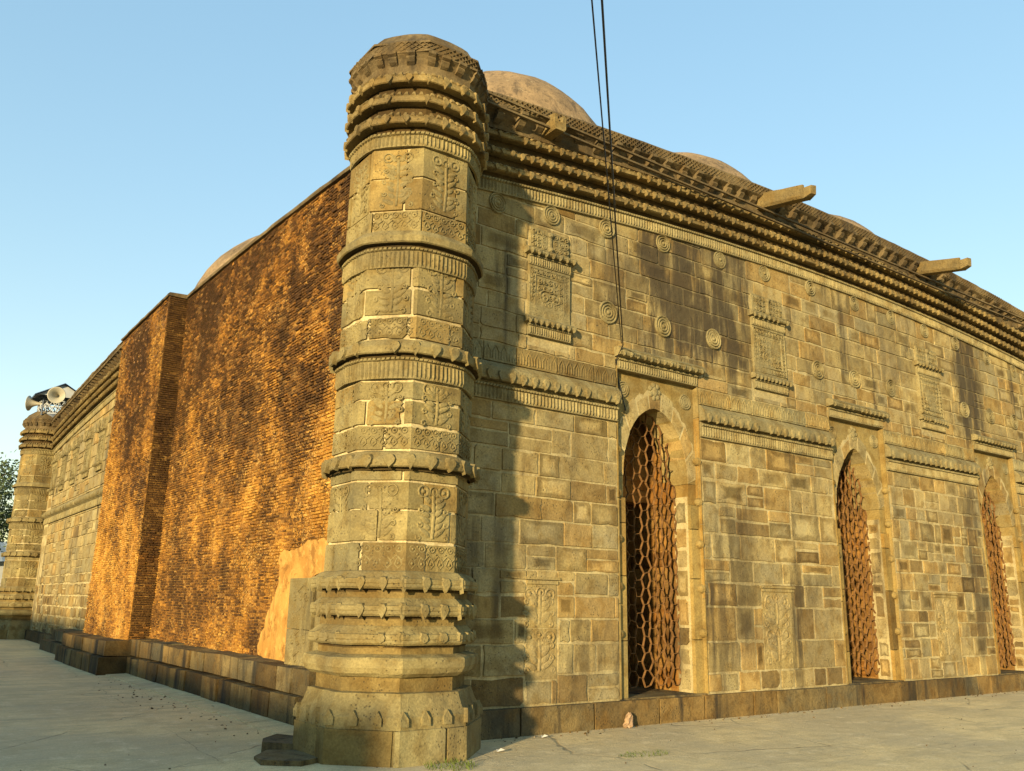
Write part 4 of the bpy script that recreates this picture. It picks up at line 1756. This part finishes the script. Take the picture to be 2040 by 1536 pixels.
# broken slabs, litter and grass at the tower foot
def slab(poly, z0, z1, label, mat='plinth'):
    m = MB()
    n = len(poly)
    topv = [(x, y, z1 + .01 * math.sin(x * 9 + y * 7)) for x, y in poly]
    bot = [(x * 1.0, y, z0) for x, y in poly]
    m.face(topv, (1, 1.05, 1.2))
    m.grid([bot + [bot[0]], topv + [topv[0]]], (1, 1, 1))
    return tag(m.build('stone_slab', mat, None, None, .006, 8), label, 'stone slab')


slab([(-1.47, .38), (-1.33, .72), (-1.1, .9), (-.98, .62), (-1.04, .28), (-1.2, .2)], -.02, .09, 'loose grey stone slab with broken edges, farther one beside the tower foot')
slab([(-1.66, .06), (-1.46, .24), (-1.06, .1), (-1.02, -.35), (-1.42, -.55), (-1.72, -.3)], -.02, .035, 'low broken paving slab at the lower frame edge, left of the tower foot')


def tuft(x, y, n, r, h, seed, label, flat=False):
    rng = random.Random(seed)
    m = MB()
    for i in range(n):
        a, d = rng.uniform(0, 6.28), r * math.sqrt(rng.random())
        px, py = x + d * math.cos(a) * (2 if flat else 1), y + d * math.sin(a)
        b = rng.uniform(0, 6.28)
        L = h * rng.uniform(.4, 1)
        lx, ly = math.cos(b) * L * rng.uniform(.2, .9), math.sin(b) * L * rng.uniform(.2, .9)
        w = .004
        t = rng.uniform(.6, 1.5)
        m.face([(px - w, py, 0), (px + w, py, 0), (px + lx * .6 + w * .6, py + ly * .6, L * .7), (px + lx, py + ly, L)], (t, t, t * .8))
    o = tag(m.build('grass_tuft', 'grass'), label, 'grass')
    o['kind'] = 'stuff'
    return o


tuft(-.2, -1.3, 160, .26, .07, 1, 'thin green grass growing along the front of the tower foot')
tuft(-1.05, .3, 90, .1, .09, 2, 'small green weeds between the loose slabs and the tower foot')
tuft(1.95, -1.75, 150, .17, .03, 3, 'dry yellowish grass patch in the pavement before the first doorway', True)


def paper(pts, label, mat='paper', h=.02):
    m = MB()
    m.face([(x, y, .006 + (h if i % 2 else 0)) for i, (x, y) in enumerate(pts)])
    m.face([(pts[0][0], pts[0][1], .007), (pts[1][0], pts[1][1], .006 + h), ((pts[0][0] + pts[2][0]) / 2, (pts[0][1] + pts[2][1]) / 2, h * 2)])
    return tag(m.build('paper_scrap', mat), label, 'litter')


paper([(.66, -.86), (.74, -.9), (.77, -.84), (.69, -.8)], 'small white paper scrap by the right side of the tower foot')
paper([(1.7, -.3), (1.78, -.33), (1.8, -.28), (1.73, -.25)], 'white paper scrap on the pavement near the first plinth stones')
m = MB()
rng = random.Random(8)
rows = []
for zz, r in ((0, .05), (.03, .07), (.07, .062), (.11, .05), (.15, .042), (.18, .012)):
    rows.append([(3.24 + r * math.cos(6.283 * k / 11) * rng.uniform(.55, 1.35) + zz * .25, -.14 + r * math.sin(6.283 * k / 11) * rng.uniform(.55, 1.35), max(0, zz + rng.uniform(-.015, .015))) for k in range(11)])
m.grid(rows, close=True, smooth=False)
tag(m.build('plastic_bag', 'rubbish'), 'crumpled pale orange bag leaning against the plinth below the first doorway', 'bag')

m = MB()
rng = random.Random(12)
for i in range(300):
    u = rng.random()
    if u < .45:
        x, y = rng.uniform(.9, 15), -.08 - abs(rng.gauss(0, .16))
    elif u < .75:
        x, y = -.5 - abs(rng.gauss(0, .3)) - (.4 if rng.random() < .7 else 0), rng.uniform(1.6, 11)
    else:
        x, y = rng.uniform(-4, 9), rng.uniform(-4.5, -.3)
        if x < -.5:
            y += 3.5
    r = rng.uniform(.006, .02) if u < .75 else rng.uniform(.004, .011)
    a = rng.uniform(0, 6.28)
    q = [(x + r * math.cos(a + k * 1.57) * rng.uniform(.6, 1.6), y + r * math.sin(a + k * 1.57) * rng.uniform(.6, 1.2)) for k in range(4)]
    h = r * rng.uniform(.2, .9)
    t = rng.choice([(.45, .38, .28), (1, .95, .85), (.6, .42, .2), (.3, .25, .18)])
    m.hexa([(*p, -.004) for p in q] + [(x + (p[0] - x) * .6, y + (p[1] - y) * .6, h) for p in q], t)
g = m.build('grit_and_leaf_litter', 'soil')
tag(g, 'grit, dry leaf bits and crumbs of stone scattered over the pavement along the plinths', 'grit')
g['kind'] = 'stuff'

# ------------------------------------------------------------------ background: tree, shed, and an unseen wall added to shade the ground
def tree(loc, h0, h1, rad, n, seed, label):
    rng = random.Random(seed)
    t = tag(thing('tree', '', '', loc), label, 'tree')
    m = MB()
    m.tube([(0, 0, -.1), (.05, .1, h0 * .5), (-.05, .0, h0), (.1, .1, (h0 + h1) / 2), (.15, .1, h1 * .93)], [.22, .18, .14, .09, .02], 8)
    tips = []
    for i in range(9):
        a = rng.uniform(0, 6.28)
        z = h0 + (h1 - h0) * (i / 10)
        L = rad * rng.uniform(.6, 1)
        e = Vector((math.cos(a) * L, math.sin(a) * L, z + L * .5))
        m.tube([(0, 0, z), e * .5 + Vector((0, 0, z * .5 - .1)), e], [.07, .045, .015], 5)
        tips += [e, e * .6 + Vector((0, 0, z * .4))]
    m.build('trunk', 'bark', t)
    m = MB()
    for i in range(n):
        c = rng.choice(tips)
        p = c + Vector((rng.gauss(0, .33), rng.gauss(0, .33), rng.gauss(0, .3))) * rad * .75
        d = Vector((rng.gauss(0, 1), rng.gauss(0, 1), rng.gauss(-.4, .8))).normalized()
        u = d.cross(Vector((rng.gauss(0, 1), rng.gauss(0, 1), rng.gauss(0, 1)))).normalized()
        L, w = rng.uniform(.14, .26), rng.uniform(.035, .06)
        k = rng.uniform(.7, 1.5)
        m.face([p, p + d * L * .5 + u * w, p + d * L, p + d * L * .5 - u * w], (k, k, k * rng.uniform(.7, 1)))
    m.build('crown', 'leaf', t)
    return t


tree((-1.3, 39.5, 0), 3.4, 7.0, 1.8, 6500, 4, 'leafy green tree showing behind the far tower at the left edge')

sh = tag(thing('shed', '', '', (0, 0, 0)), 'low pale shed with grey sheet roof behind the far tower at the left edge', 'shed')
m = MB()
m.hexa([(-14, 48, 2.15), (1.5, 48, 2.15), (1.5, 54, 2.15), (-14, 54, 2.15), (-14, 48, 3.45), (1.5, 48, 3.45), (1.5, 54, 3.45), (-14, 54, 3.45)])
m.build('fascia_wall', 'white', sh)
m = MB()
rows = []
for i in range(60):
    x = -14.5 + 16.5 * i / 59
    w = .04 * (i % 2)
    rows.append([(x, 47.2, 3.3 + w), (x, 51, 4.6 + w), (x, 55, 3.3 + w)])
m.grid(rows)
m.build('roof', 'roofsheet', sh)
m = MB()
m.hexa([(-14, 48.6, 0), (1.5, 48.6, 0), (1.5, 54, 0), (-14, 54, 0), (-14, 48.6, 2.15), (1.5, 48.6, 2.15), (1.5, 54, 2.15), (-14, 54, 2.15)])  # solid dark box painted as the shade under the shed roof
m.build('front_shade', 'shed_shade', sh)
for i in range(6):
    m = MB()
    x = -13.5 + 2.9 * i
    m.hexa([(x, 48.05, 0), (x + .25, 48.05, 0), (x + .25, 48.3, 0), (x, 48.3, 0), (x, 48.05, 2.15), (x + .25, 48.05, 2.15), (x + .25, 48.3, 2.15), (x, 48.3, 2.15)])
    m.build('post', 'white', sh)

m = MB()                                        # trees closing the horizon beyond the yard
rng = random.Random(77)
for i in range(5200):
    az = R(rng.uniform(-75, 78))
    d = rng.uniform(120, 150)
    top = 6.5 + 3.5 * mnoise.noise(Vector((az * 9, 0, 0))) + 1.5 * mnoise.noise(Vector((az * 31, 0, 4)))
    p = Vector((d * math.cos(az), d * math.sin(az), max(.2, top * rng.random() ** .6)))
    n_ = Vector((rng.gauss(-1, 1), rng.gauss(-1, 1), rng.gauss(0, 1))).normalized()
    u = n_.cross(Vector((rng.gauss(0, 1), rng.gauss(0, 1), rng.gauss(0, 1)))).normalized()
    w = n_.cross(u)
    L = rng.uniform(.7, 1.5)
    k = rng.uniform(.6, 1.3)
    m.face([p - u * L, p - w * L * .6, p + u * L, p + w * L * .6], (k, k, k * .9))
o = tag(m.build('far_trees', 'leaf'), 'far line of green trees closing the horizon beyond the courtyard', 'trees')
o['kind'] = 'stuff'
m = MB()
rng = random.Random(2)
for y0, y1, h in ((-10.3, -3, 2.95), (-3, 1.5, 3.0), (1.5, 8, 3.1), (8, 40, 3.5)):
    m.hexa([(-16.2, y0, 0), (-15.9, y0, 0), (-15.9, y1, 0), (-16.2, y1, 0), (-16.2, y0, h), (-15.9, y0, h), (-15.9, y1, h), (-16.2, y1, h)], (.8, .75, .65))
    y = y0
    while y < y1:                               # uneven coping stones of the added wall
        e = min(y1, y + rng.uniform(.5, 1.4))
        k = rng.uniform(.05, .22)
        m.hexa([(-16.25, y, h), (-15.85, y, h), (-15.85, e, h), (-16.25, e, h), (-16.2, y, h + k), (-15.9, y, h + k), (-15.9, e, h + k), (-16.2, e, h + k)], (.7, .68, .6))
        y = e
tag(m.build('unseen_shade_wall', 'wall'), 'unseen wall added west of the courtyard to shade the ground', 'wall')
